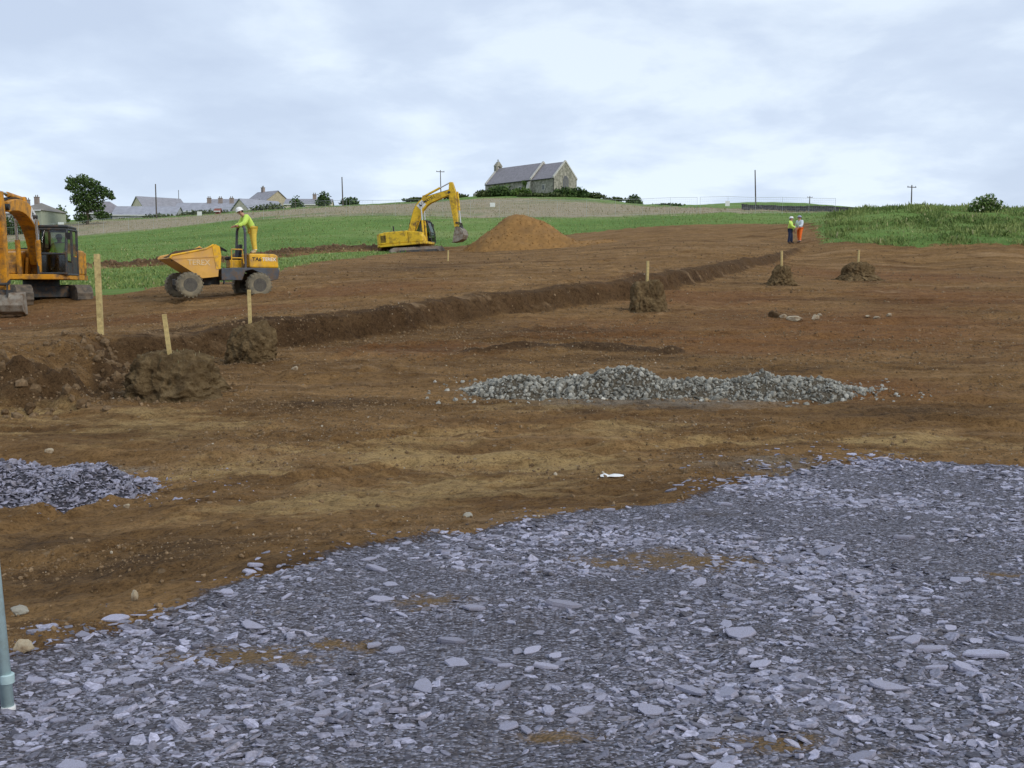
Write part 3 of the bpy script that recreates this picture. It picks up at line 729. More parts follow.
# --- slate pad: loose chippings (uncountable) and the 300 largest pieces
def slate_pad():
    P = []; S = []
    for (ylo, yhi, dens, smin, smax, pw) in [(1.6, 4.2, 3600, 0.0055, 0.055, 2.45), (4.2, 6.0, 2700, 0.007, 0.055, 2.45), (6.0, 9.0, 1300, 0.010, 0.062, 2.4), (9.0, 13.5, 700, 0.014, 0.070, 2.3)]:
        x0, x1 = -0.62 * yhi - 0.8, 0.68 * yhi + 0.8
        n = int((x1 - x0) * (yhi - ylo) * dens)
        x, y = sample_area(x0, x1, ylo, yhi, n)
        sd = poly_sd(x, y, PAD)
        cl = fbm(x * 1.1 + 5, y * 1.1, 3)
        keep = (sd > -0.02 - 0.18 * RNG.random(n) ** 3 * 4 * (RNG.random(n) < 0.25)) & (RNG.random(n) < np.clip(0.80 + 1.0 * cl - 0.85 * np.clip((patch(x, y, PADOCH) - 0.5) * 2.4, 0, 1), 0.14, 1)) & (np.abs(x) < 0.62 * y + 1.2)
        keep |= (sd > -1.5) & (sd < 0) & (x > 1.8) & (x < 5.0) & (y > 10.0) & (RNG.random(n) < 0.16 * (1 + sd / 1.5))
        x, y = x[keep], y[keep]
        u = RNG.random(len(x))
        s = (smin ** (1 - pw) + u * (smax ** (1 - pw) - smin ** (1 - pw))) ** (1 / (1 - pw))
        P.append(np.stack([x, y], -1)); S.append(s)
    P = np.vstack(P); S = np.concatenate(S)
    S = S * np.clip(0.88 + 0.65 * fbm(P[:, 0] * 1.1 + 5, P[:, 1] * 1.1, 3) + 0.30 * np.exp(-(poly_sd(P[:, 0], P[:, 1], PAD) / 0.5) ** 2), 0.55, 1.5) * np.where(P[:, 1] < 4.5, 0.82, 0.95)
    z = height(P[:, 0], P[:, 1]) + S * 0.06
    pos = np.column_stack([P, z]); n = len(pos)
    tone = np.clip(RNG.normal(0.45, 0.29, n) + 0.22 * fbm(P[:, 0] * 1.1 + 5, P[:, 1] * 1.1, 3) - 0.25 * (S < 0.022), 0, 1)
    o = scatter_mesh('slate_chippings', FL, pos, S, RNG.normal(0.1, 0.6, n), RNG.normal(0.02, 0.22, n), RNG.normal(0, 0.22, n), tone, M['slate'])
    tag(o, 'loose blue-grey slate chippings spread over the foreground', 'slate chippings', None, 'stuff')
    # large pieces, each its own thing
    slab_meshes = []
    for k in range(16):
        v, f = flake_proto(RNG, int(RNG.integers(6, 10)))
        v = v * np.array([1, 0.85, 0.75])
        me = bpy.data.meshes.new('slate_piece'); me.from_pydata(v.tolist(), [], f.tolist()); me.materials.append(M['slate'])
        a = me.attributes.new('tone', 'FLOAT', 'POINT'); a.data.foreach_set('value', np.full(len(v), 0.55 + 0.03 * ((k * 7) % 16), np.float32))
        slab_meshes.append(me)
    special = [(566, 605, 0.125, 'broad pale slate slab lying flat in the middle of the slate chippings', 0.1), (885, 693, 0.105, 'long pale slate slab low on the right of the slate chippings', -0.15),
               (988, 660, 0.13, 'elongated pale slate slab near the right edge of the frame', -0.25), (905, 540, 0.10, 'shadow-toned slate slab tilted up near the top of the slate spread', 0.0),
               (545, 665, 0.07, 'wide slate slab among a cluster of stacked pieces, centre of the slate', 0.05), (475, 608, 0.09, 'thin light slate slab left of the broad middle slab', 0.15),
               (380, 600, 0.085, 'pale grey slab on the left part of the slate with dark gap below', 0.3), (830, 553, 0.12, 'flat slate slab in the upper right part of the slate spread', 0.05),
               (740, 640, 0.09, 'low pale slab right of centre beside finer slate chips', -0.1), (115, 628, 0.075, 'slate slab at the left lip of the slate spread above bare soil', 0.2),
               (560, 534, 0.09, 'grey slab close to the far edge of slate, in the middle', 0.2), (255, 568, 0.075, 'pale slate slab on the soil edge at the left of the slate', 0.25)]
    placed = []
    for px, py, s, lab, rz in special:
        h = hit(px, py); placed.append((h[0], h[1], s, lab, rz, 0.06))
    k = 0
    while len(placed) < 300:
        y = RNG.uniform(2.3, 11.8); x = RNG.uniform(-0.6 * y - 0.3, 0.6 * y + 0.6)
        if RNG.random() > (2.6 / y) ** 0.6 + 0.25: continue
        xa, ya = np.array([x]), np.array([y])
        sd = float(poly_sd(xa, ya, PAD)[0])
        if sd < 0.0: continue
        if float(patch(xa, ya, PADOCH)[0]) > 0.62: continue
        if sd > 0.35 and float(fbm(xa * 0.8 + 2, ya * 0.8, 3)[0]) < RNG.uniform(-0.5, 0.25): continue
        s = 0.038 * (1 - RNG.random() * 0.93) ** -0.36 * (0.8 + y * 0.04)
        s = min(s, 0.11)
        if any((p[0] - x) ** 2 + (p[1] - y) ** 2 < ((p[2] + s) * 0.55) ** 2 for p in placed): continue
        placed.append((x, y, s, 'flat blue-grey slate piece lying among the finer slate chippings', float(RNG.normal(0, 0.7)), float(abs(RNG.normal(0.05, 0.12)))))
    for i, (x, y, s, lab, rz, tx) in enumerate(placed):
        me = slab_meshes[i % 16] if i != 3 else slab_meshes[0]  # shade of the tilted slab comes from the lowest-toned mesh
        o = bpy.data.objects.new('slate_piece', me); COL.objects.link(o)
        o.location = (x, y, gz(x, y) + s * 0.14); o.scale = (s, s * RNG.uniform(0.75, 1.2), s)
        o.rotation_euler = (tx, float(RNG.normal(0, 0.1)), rz)
        tag(o, lab, 'slate piece', 'large slate pieces on the slate spread')
slate_pad()

# --- clods, pebbles on the stripped floor
def clods():
    P = []; S = []; T = []
    specs = [(3.5, 9, 620, 0.006, 0.030), (9, 16, 300, 0.008, 0.040), (16, 30, 90, 0.012, 0.050), (30, 75, 9.0, 0.02, 0.09)]
    for ylo, yhi, dens, smin, smax in specs:
        x0, x1 = -0.58 * yhi - 1, 0.58 * yhi + 1
        n = int((x1 - x0) * (yhi - ylo) * dens)
        x, y = sample_area(x0, x1, ylo, yhi, n)
        cl = fbm(x * 0.35, y * 0.7, 4)
        och = patch(x, y, OCHRE)
        keep = (np.abs(x) < 0.56 * y + 1.5) & (poly_sd(x, y, PAD) < -0.02) & (poly_sd(x, y, GREEN) < 0.2) & (RNG.random(n) < np.clip(0.30 + 1.1 * cl - 0.25 * (och - .5), 0.02, 1))
        x, y = x[keep], y[keep]; pw = 3.0; u = RNG.random(len(x))
        P.append(np.stack([x, y], -1)); S.append((smin ** (1 - pw) + u * (smax ** (1 - pw) - smin ** (1 - pw))) ** (1 / (1 - pw)))
    # bigger lumps along the broken bank at the left and at the pedestals
    n = 9000
    t = RNG.random(n) ** 0.8
    x = RNG.uniform(-16, 0, n); y = RNG.uniform(14, 26, n)
    _, sd, p = bank_step(x, y)
    k = (sd > -1.6) & (sd < 2.6) & (p < 0.40) & (RNG.random(n) < np.exp(-((sd - 0.2) / 0.9) ** 2))
    P.append(np.stack([x[k], y[k]], -1)); S.append(RNG.uniform(0.02, 0.17, k.sum()) * RNG.uniform(0.15, 1, k.sum()) ** 1.6)
    n = 60000
    x = RNG.uniform(-14, 32, n); y = RNG.uniform(18, 70, n)
    d, sdd, p = polydist(x, y, BANK)
    sg = d * sdd
    k = (sg > -0.9) & (sg < 1.6) & ((sg < -0.1) | (sg > 0.45)) & (RNG.random(n) < 0.3) & (p > 0.3) & (p < 0.88)
    P.append(np.stack([x[k], y[k]], -1)); S.append(RNG.uniform(0.02, 0.06, k.sum()) * RNG.uniform(0.4, 1, k.sum()))
    # rough earth on the berm by the pasture
    n = 9000
    x = RNG.uniform(-30, -4, n); y = RNG.uniform(45, 95, n); d, _, _ = polydist(x, y, BERM)
    k = (d < 2.0) & (RNG.random(n) < 0.8); P.append(np.stack([x[k], y[k]], -1)); S.append(RNG.uniform(0.05, 0.2, k.sum()))
    cap = np.concatenate([np.full(len(q), 1.0 if i < 4 else 0.55) for i, q in enumerate(P)])
    P = np.vstack(P); S = np.concatenate(S); n = len(P)
    z = height(P[:, 0], P[:, 1]) + S * 0.10
    tone = np.clip(RNG.normal(0.5, 0.25, n), 0, 0.9) * cap
    pale = RNG.random(n) < 0.018
    tone = np.where(pale & (S < 0.03) & (cap > 0.9), 1.0, tone)
    o = scatter_mesh('soil_clods', LU, np.column_stack([P, z]), S, RNG.uniform(0, 6.28, n), RNG.normal(0, 0.3, n), RNG.normal(0, 0.3, n), tone, M['clod'])
    tag(o, 'crumbled soil clods and small pebbles strewn over the stripped ground', 'soil clods', None, 'stuff')
    return n
n_clods = clods()

# --- heaps
def heap(name, label, cat, cx, cy, prof, stones_name, smat, protos, nst, smin, smax, mmat, tone_mu=0.5, squash=1.0, tiltsd=0.5):
    """prof(x,y) -> height above ground in local coords, extents"""
    hx, hy, fn = prof
    root = thing(name, label, cat, (cx, cy, gz(cx, cy)))
    nx, ny = 90, 50
    X, Y = np.meshgrid(np.linspace(-hx, hx, nx), np.linspace(-hy, hy, ny))
    H = fn(X, Y)
    Z = height(X + cx, Y + cy) - root.location.z + H - 0.03
    idx = np.arange(nx * ny).reshape(ny, nx)
    f = np.stack([idx[:-1, :-1], idx[:-1, 1:], idx[1:, 1:], idx[1:, :-1]], -1).reshape(-1, 4)
    keepv = (H > 0.012).ravel()
    f = f[keepv[f].any(1)]
    np_mesh('mound', np.stack([X, Y, Z], -1).reshape(-1, 3), f, mmat, root, None, True)
    x = RNG.uniform(-hx, hx, nst * 3); y = RNG.uniform(-hy, hy, nst * 3); h = fn(x, y)
    k = (h > 0.015) | ((h > -0.11) & (RNG.random(len(x)) < 0.30 * np.clip(1 + h / 0.11, 0, 1) ** 2)); x, y, h = x[k][:nst], y[k][:nst], np.maximum(h[k][:nst], 0)
    n = len(x); pw = 2.2; u = RNG.random(n)
    s = (smin ** (1 - pw) + u * (smax ** (1 - pw) - smin ** (1 - pw))) ** (1 / (1 - pw))
    z = height(x + cx, y + cy) - root.location.z + h + s * 0.1 - 0.02
    o = scatter_mesh(stones_name, protos, np.column_stack([x, y, z]), s, RNG.uniform(0, 6.28, n), RNG.normal(0.1, tiltsd, n), RNG.normal(0, tiltsd, n), np.clip(RNG.normal(tone_mu, 0.22, n), 0, 1), smat, root, squash)
    o['kind'] = 'stuff'
    return root

M['gravelbed'] = soil_mat('grey_gravel_fines', [(0.11, 0.085, 0.055), (0.20, 0.165, 0.115), (0.30, 0.26, 0.20)], (6, 6, 6))
M['slatebed'] = soil_mat('slate_fines', [(0.08, 0.078, 0.09), (0.15, 0.15, 0.18), (0.26, 0.26, 0.32)], (6, 6, 6))
g0 = hit(675, 392)
def bump2(x, y, cx, cy, rx, ry, h):
    d = np.sqrt(((x - cx) / rx) ** 2 + ((y - cy) / ry) ** 2)
    return h * np.clip(1 - d, -0.3, 1)
_gs = g0[1] / 1000.0
def gravel_fn(x, y):
    w = 0.25 * fbm(x * 1.3, y * 1.3, 3)
    h = np.maximum.reduce([bump2(x, y, (625 - 675) * _gs, 0.0, 1.35, 0.95, 0.55), bump2(x, y, (580 - 675) * _gs, -0.1, 1.2, 0.8, 0.34), bump2(x, y, (520 - 675) * _gs, -0.1, 1.1, 0.75, 0.32), bump2(x, y, (700 - 675) * _gs, 0.1, 1.0, 0.85, 0.36),
                           bump2(x, y, (765 - 675) * _gs, 0.0, 1.35, 0.9, 0.40), bump2(x, y, (815 - 675) * _gs, -0.15, 1.0, 0.8, 0.32), bump2(x, y, (850 - 675) * _gs, -0.25, 0.6, 0.5, 0.12)])
    return (h * (1 + 0.7 * w + 0.35 * fbm(x * 2.1, y * 2.1, 3)) + 0.05 * fbm(x * 3, y * 3, 3) * (h > 0)) * 0.74 - 0.012
heap('gravel_heap', 'long low heap of grey-green crushed stone across the middle of the brown site', 'gravel heap', g0[0], g0[1] + 0.15, (4.2, 1.15, gravel_fn), 'stones', M['stone'], LU + FL[:10], 13000, 0.008, 0.085, M['gravelbed'], 0.34)
s0 = hit(58, 494)
def slatepile_fn(x, y):
    h = np.maximum.reduce([bump2(x, y, 0.12, 0.0, 0.85, 0.75, 0.36), bump2(x, y, -0.55, -0.05, 0.95, 0.72, 0.34), bump2(x, y, 0.5, -0.02, 0.55, 0.5, 0.14), bump2(x, y, -1.2, -0.1, 0.8, 0.6, 0.22)])
    return h * (0.88 + 0.2 * fbm(x * 2.2, y * 2.2, 3))
heap('slate_pile', 'small separate pile of blue-grey slate waste on brown soil at left', 'slate pile', s0[0], s0[1] + 0.2, (2.1, 0.9, slatepile_fn), 'slate_pieces', M['slate'], FL, 7500, 0.014, 0.070, M['slatebed'], 0.46, 1.0, 0.38)

m0 = at(517, 249.5, 76)
def spoil_heap():
    root = thing('spoil_heap', 'tall pointed heap of orange-brown soil beside the yellow digger', 'soil heap', (m0[0], 77.5, gz(m0[0], 77.5)))
    nx, ny = 140, 90
    X, Y = np.meshgrid(np.linspace(-6, 9, nx), np.linspace(-4.6, 5, ny))
    d = np.sqrt((X / np.where(X > 0, 5.3, 4.2)) ** 2 + (Y / 3.8) ** 2) * (1 + 0.10 * fbm(X * 0.5, Y * 0.5, 3))
    H = 3.0 * np.where(d < 1, (1 - d) ** 1.0, 0.0) - 0.25 * np.exp(-(d / 0.12) ** 2)
    d2 = np.sqrt(((X - 4.6) / 3.6) ** 2 + ((Y + 0.3) / 3.0) ** 2) * (1 + 0.15 * fbm(X * 0.8, Y * 0.8, 2))
    H = np.maximum(H, 0.38 * np.clip(1 - d2, 0, 1))
    H = H + (H > 0.05) * (0.13 * fbm(X * 0.9, Y * 0.9, 4) + 0.05 * fbm(X * 5, Y * 5, 2))
    Z = height(X + root.location.x, Y + root.location.y) - root.location.z + H - 0.05
    idx = np.arange(nx * ny).reshape(ny, nx); f = np.stack([idx[:-1, :-1], idx[:-1, 1:], idx[1:, 1:], idx[1:, :-1]], -1).reshape(-1, 4)
    f = f[(H > 0.03).ravel()[f].any(1)]
    np_mesh('mound', np.stack([X, Y, Z], -1).reshape(-1, 3), f, M['spoil'], root, None, True)
    n = 2500; x = RNG.uniform(-5.5, 8.5, n); y = RNG.uniform(-4.3, 4, n)
    gi = np.clip(((x + 6) / 15 * (nx - 1)).round().astype(int), 0, nx - 1); gj = np.clip(((y + 4.6) / 9.6 * (ny - 1)).round().astype(int), 0, ny - 1)
    k = H[gj, gi] > 0.02
    s = RNG.uniform(0.02, 0.07, k.sum()); pos = np.column_stack([x[k], y[k], Z[gj, gi][k]])
    o = scatter_mesh('lumps', LU, pos, s, RNG.uniform(0, 6, k.sum()), RNG.normal(0, .4, k.sum()), RNG.normal(0, .4, k.sum()), RNG.random(k.sum()), attr_mat('spoil_lump', (0.20, 0.105, 0.034), (0.31, 0.175, 0.062), 0.95), root)
    o['kind'] = 'stuff'
spoil_heap()

# --- soil pedestals with survey pegs
def pedestal(px, py, wpx, hpx, label, m, shape, seed, depth=0.8):
    g = hit(px, py); sc = g[1] / 1000.0
    rx = wpx * sc / 2.15; hh = hpx * sc; ry = rx * depth
    cy = g[1] + ry * 0.85
    rng = np.random.default_rng(seed)
    from mathutils import noise as mn
    X0 = (px - 512) / 1000 * cy
    root = thing('soil_pedestal', label, 'soil pedestal', (X0, cy, gz(X0, cy)), 0, 'soil pedestals left around survey pegs')
    bm = bmesh.new(); bmesh.ops.create_icosphere(bm, subdivisions=6, radius=1)
    ex = {'block': 5.0, 'boulder': 2.5, 'spread': 2.6}[shape]
    o1 = Vector(rng.uniform(0, 60, 3)); pts = []
    for v in bm.verts:
        d = v.co.normalized()
        k = (abs(d.x) ** ex + abs(d.y) ** ex + abs(d.z) ** ex) ** (-1 / ex)
        p = d * k
        q = p * 1.5 + o1
        n1 = mn.noise(q * 0.9); n2 = mn.noise(q * 2.2); n3 = mn.turbulence(q * 3.2, 4, True)
        f = 1 + 0.18 * n1 + 0.12 * n2 - (0.24 if shape == 'spread' else 0.17) * (n3 - 0.4)
        p = p * f
        h_ = (p.z + 0.55) / 1.5
        w = 1.0
        if shape == 'block': w = 1.06 - 0.22 * max(0, h_)
        if seed == 1 and p.x > 0: w *= 1.0 + 0.30 * max(0, 0.55 - h_)
        if shape == 'spread': w = 0.82 + 1.5 * max(0, 0.42 - h_) ** 1.3
        pts.append((p.x * rx * w, p.y * ry * w, h_ * hh))
    x = np.array([p[0] for p in pts]); y = np.array([p[1] for p in pts]); z = np.array([p[2] for p in pts])
    zg_ = height(x + X0, y + cy) - root.location.z
    z = z + zg_ * np.clip(1 - z / hh, 0, 1)
    for v, c in zip(bm.verts, zip(x, y, z)): v.co = c
    me = bpy.data.meshes.new('earth_core'); bm.to_mesh(me); bm.free()
    for p in me.polygons: p.use_smooth = True
    me.materials.append(m); link(bpy.data.objects.new('earth_core', me), root)
    # crumbs round the foot and on top
    n = 260; a_ = rng.uniform(0, 2 * PI, n); r_ = 1 + np.abs(rng.normal(0, 0.28, n))
    cx_ = np.cos(a_) * rx * r_; cy_ = np.sin(a_) * ry * r_; sz = rng.uniform(0.012, 0.05, n) * (0.6 + rx * 0.5)
    o = scatter_mesh('crumbs', LU, np.column_stack([cx_, cy_, height(cx_ + X0, cy_ + cy) - root.location.z + sz * 0.2]), sz, rng.uniform(0, 6, n), rng.normal(0, .4, n), rng.normal(0, .4, n), np.clip(rng.normal(0.3, 0.2, n), 0, 0.6), M['clod'], root)
    o['kind'] = 'stuff'
    top = np.where(z > hh * 0.80)[0]
    if seed in (1, 3) and len(top):
        j = rng.choice(top, 90)
        blades_obj('dead_turf', np.column_stack([x[j], y[j], z[j] - 0.01]), rng.uniform(0.03, 0.08, 90) * (0.7 + 0.3 * rx), 0.006, M['drygrass'], root, droop=1.2)['kind'] = 'stuff'
    near = np.where((np.abs(x) < rx * 0.15) & (np.abs(y) < ry * 0.25))[0]
    return X0, cy, root.location.z + float(z[near].max()), rx

def blades_obj(name, pos, ln, wid, m, parent=None, droop=0.45, tone=None):
    n = len(pos)
    a = RNG.uniform(0, 2 * PI, n); b = RNG.uniform(0, 2 * PI, n)
    lean = np.abs(RNG.normal(0, droop, n))
    tip = np.stack([np.cos(b) * np.sin(lean), np.sin(b) * np.sin(lean), np.cos(lean)], -1) * ln[:, None]
    w = np.stack([np.cos(a), np.sin(a), np.zeros(n)], -1) * wid * (ln[:, None] / np.median(ln))
    mid = tip * 0.55 + np.array([0, 0, 1]) * (ln * 0.12)[:, None]
    v = np.stack([pos - w, pos + w, pos + mid + w * 0.7, pos + mid - w * 0.7, pos + tip], 1)
    base = np.arange(n)[:, None] * 5
    f = np.vstack([base + np.array([[0, 1, 2]]), base + np.array([[0, 2, 3]]), base + np.array([[3, 2, 4]])])
    tone = np.clip(RNG.normal(0.5, 0.25, n), 0, 1) if tone is None else tone
    o = np_mesh(name, v.reshape(-1, 3), f, m, parent, {'tone': np.repeat(tone, 5)})
    return o

def peg(x, y, z, h, w, label, lean=(0, 0), name='survey_peg', sink=0.15, group='wooden survey pegs', cat='survey peg', rz=0.3):
    mb = MB()
    mb.box((0, 0, (h - sink) / 2), (w, w, h + sink))
    o = mb.build(name, 'timber', None, 0.006)
    o.location = (x, y, z); o.rotation_euler = (lean[0], lean[1], rz)
    tag(o, label, cat, group)
    return o

PED = [
    (171, 404, 92, 42, 'largest soil pedestal, with bits of turf on top, at the broken bank on the left', M['pedestal_mid'], 'block', 1, 0.8, 0.60, 0.075, 'thick leaning peg in the largest pedestal, below the dumper', (0, -0.10)),
    (252, 363, 52, 37, 'rounded boulder-like soil pedestal in front of the cut bank', M['pedestal_mid'], 'boulder', 2, 0.85, 0.64, 0.075, 'peg standing in the rounded pedestal, straight below the dumper', (0, -0.01)),
    (647, 312, 36, 28, 'steep blocky soil pedestal standing alone by the middle of the bank', M['pedestal_mid'], 'block', 3, 0.85, 0.56, 0.075, 'thin peg in the steep pedestal at the middle of the bank', (0, 0.02)),
    (780, 285, 25, 19, 'smallest soil pedestal, below the two standing workers', M['pedestal_mid'], 'spread', 4, 0.8, 0.56, 0.075, 'short peg in the smallest pedestal, below the two workers', (0, -0.02)),
    (856, 280, 40, 17, 'wide low soil pedestal furthest right, below the grassy bank', M['pedestal_mid'], 'spread', 5, 0.8, 0.48, 0.07, 'peg in the wide low pedestal below the grassy bank', (0, 0.03)),
]
for px, py, w, h, lab, m, shp, seed, dep, ph, pw, plab, lean in PED:
    X0, cy, ztop, rx = pedestal(px, py, w, h, lab, m, shp, seed, dep)
    peg(X0 - 0.02, cy - 0.05, ztop, ph, pw, plab, lean)
pg = hit(448, 262)
peg(pg[0], pg[1], gz(pg[0], pg[1]), 0.62, 0.08, 'short pale peg in open soil in front of the yellow digger bucket', (0, 0.03))
tp = hit(101, 341)
tp_y = 21.4; tp_x = (101 - 512) / 1000 * tp_y
peg(tp_x, tp_y, gz(tp_x, tp_y), CAMZ + ray(99, 254)[2] * tp_y - gz(tp_x, tp_y), 0.115, 'tall weathered timber post standing between orange digger and dumper', (0, -0.01), 'timber_post', 0.4, None, 'post', 0.2)

# --- stones lying about
def rock(px, py, wpx, hpx, label, m, group=None, name='field_stone', asp=0.7):
    g = hit(px, py); sc = g[1] / 1000
    bm = bmesh.new(); bmesh.ops.create_icosphere(bm, subdivisions=4, radius=1)
    o1 = RNG.uniform(0, 90)
    for _ in range(9):
        pn = Vector(RNG.normal(size=3)).normalized(); pd = RNG.uniform(0.55, 0.85)
        for v in bm.verts:
            dd = v.co.dot(pn) - pd
            if dd > 0: v.co -= pn * dd * 0.92
    for v in bm.verts:
        c = v.co; k = 1 + 0.22 * float(fbm(np.array([c.x * 1.1 + o1]), np.array([c.y * 1.1 + c.z * 0.9 + o1]), 3)[0]) + 0.06 * float(fbm(np.array([c.x * 4 + o1]), np.array([c.y * 4 + c.z * 3]), 2)[0])
        v.co = Vector((c.x * k * wpx * sc / 2, c.y * k * wpx * sc / 2 * asp, c.z * k * hpx * sc * 0.6))
    me = bpy.data.meshes.new(name); bm.to_mesh(me); bm.free()
    me.materials.append(m)
    o = bpy.data.objects.new(name, me); link(o)
    o.location = (g[0], g[1], gz(g[0], g[1]) + hpx * sc * 0.3); o.rotation_euler = (0, 0, RNG.uniform(-0.5, 0.5))
    return tag(o, label, 'stone', group)
G1 = 'stones on the stripped ground'
rock(774, 318, 14, 8, 'dark clod-like stone at left end of the stone row on the site', M['pedestal_dark'], G1)
rock(783, 319, 7, 5, 'small tan stone next to the dark clod-like stone', M['palestone'], G1)
rock(794, 321, 16, 6, 'widest pale stone in the stone row right of centre', M['palestone'], G1)
rock(815, 321, 10, 7, 'rounded pale stone at right end of the stone row', M['palestone'], G1)
rock(820, 317.5, 6, 3.5, 'tiny pale stone behind the rounded stone', M['palestone'], G1)
rock(868, 319.5, 7, 3, 'flat pale stone, first of the small trio right of the stone row', M['palestone'], G1)
rock(877, 320, 9, 3, 'flat pale stone in the middle of the small trio', M['palestone'], G1)
rock(889, 319, 7, 3.5, 'flat pale stone, last of the small trio beyond the stone row', M['palestone'], G1)
rock(468, 521, 10, 7, 'lone grey stone on soil just above the slate edge', M['stonewall'], G1)
rock(135, 606, 9, 13, 'upright pale lilac stone on dark soil at lower left', M['palestone'], G1)
rock(20, 622, 18, 12, 'brown rounded stone by the foot of the slate edge, far left', M['stonewall'], G1)
rock(24, 660, 22, 14, 'rounded tan stone beside the metal tube', M['palestone'], G1)
rock(295, 372, 8, 5, 'small pale stone left of the gravel heap', M['palestone'], G1)
rock(50, 456, 11, 5, 'yellowish stone behind the small slate pile', M['palestone'], G1)
rock(127, 509, 9, 5, 'pale stone on soil right of the small slate pile', M['palestone'], G1)
rock(640, 395, 7, 6, 'white stone at the front foot of the gravel heap', M['palestone'], G1)
rock(706, 400, 6, 5, 'pale round stone right of the white stone at the gravel heap foot', M['palestone'], G1)
# white plastic scrap
lg = hit(612, 477); ls = lg[1] / 1000
mb = MB()
pts = [(-12, 0), (-7, 3), (-3, 1), (2, 2), (7, 4), (12, 5)]
wd = [2.2, 4.5, 2.0, 3.2, 3.6, 2.0]; hz = [1.0, 2.6, 1.0, 2.2, 1.6, 0.6]
V = []; Fc = []
for i, ((a, b_), w_, h_) in enumerate(zip(pts, wd, hz)):
    for (dy, dz) in ((-1, 0.0), (-0.4, 1), (0.5, 0.8), (1, 0.1), (0.4, 0.5), (-0.3, 0.5)):
        V.append((a * ls, (b_ * 0.6 + dy * w_ * 1.6) * ls, dz * h_ * ls + 0.01))
for i in range(len(pts) - 1):
    for k in range(6): Fc.append([i * 6 + k, i * 6 + (k + 1) % 6, i * 6 + 6 + (k + 1) % 6, i * 6 + 6 + k])
Fc += [list(range(6)), list(range(30, 36))]
mb.add(V, Fc)
o = mb.build('plastic_scrap', 'litter'); o.location = (lg[0], lg[1], gz(lg[0], lg[1]) + 0.01)
tag(o, 'crumpled white plastic scrap lying on tan soil above the slate', 'litter')

# ------------------------------------------------------------------ foreground tube
tb = at(9, 721, 3.65); tt = at(-6, 520, 3.67)
root = thing('fence_tube', 'grey-green galvanised fence upright at lower left corner of the slate', 'metal tube', (tb[0], tb[1], gz(tb[0], tb[1])))
mb = MB(); mb.cyl((0, 0, -0.02), (-0.115, 0.02, 2.0), 0.0225, n=24); mb.build('tube', 'galv', root, smooth=False)
for p in bpy.data.objects['tube'].data.polygons: p.use_smooth = len(p.vertices) == 4
mb = MB(); mb.lathe([(0.024, -0.006), (0.0255, 0), (0.0255, 0.02), (0.024, 0.026)], (0, 0, -0.012), n=24); mb.build('end_cap', 'white', root)
mb = MB(); mb.lathe([(0.022, 0.10), (0.026, 0.104), (0.026, 0.135), (0.022, 0.139)], (0, 0.001, 0.0), n=24); mb.cyl((-0.05, 0.0, 0.12), (-0.02, 0, 0.12), 0.012, n=10); mb.build('clamp', 'galv', root)

# ------------------------------------------------------------------ digger
def offset_profile(pts, widths):
    """thick bent bar outline from a centre line in (x,z)"""
    L_, R_ = [], []
    n = len(pts)
    for i in range(n):
        a = Vector(pts[max(0, i - 1)]); b = Vector(pts[min(n - 1, i + 1)])
        d = (b - a).normalized(); nrm = Vector((-d.y, d.x)); p = Vector(pts[i]); w = widths[i] / 2
        L_.append(tuple(p + nrm * w)); R_.append(tuple(p - nrm * w))
    return L_ + R_[::-1]

def bez(p0, p1, p2, n):
    return [tuple(Vector(p0) * (1 - t) ** 2 + Vector(p1) * 2 * t * (1 - t) + Vector(p2) * t * t) for t in [i / n for i in range(n + 1)]]

def stadium(L_, h, n=10):
    r = h / 2; pts = []
    for i in range(n + 1):
        t = -PI / 2 + PI * i / n; pts.append((L_ / 2 - r + math.cos(t) * r, r + math.sin(t) * r))
    for i in range(n + 1):
        t = PI / 2 + PI * i / n; pts.append((-L_ / 2 + r + math.cos(t) * r, r + math.sin(t) * r))
    return pts

def ram(mbody, mrod, p0, p1, y, r, parent, f=0.55):
    a = Vector((p0[0], y, p0[1])); b = Vector((p1[0], y, p1[1]))
    MB().cyl(a, a.lerp(b, f), r, n=12).build('ram_barrel', mbody, parent)
    MB().cyl(a.lerp(b, f - 0.04), b, r * 0.58, n=10).build('ram_rod', mrod, parent)

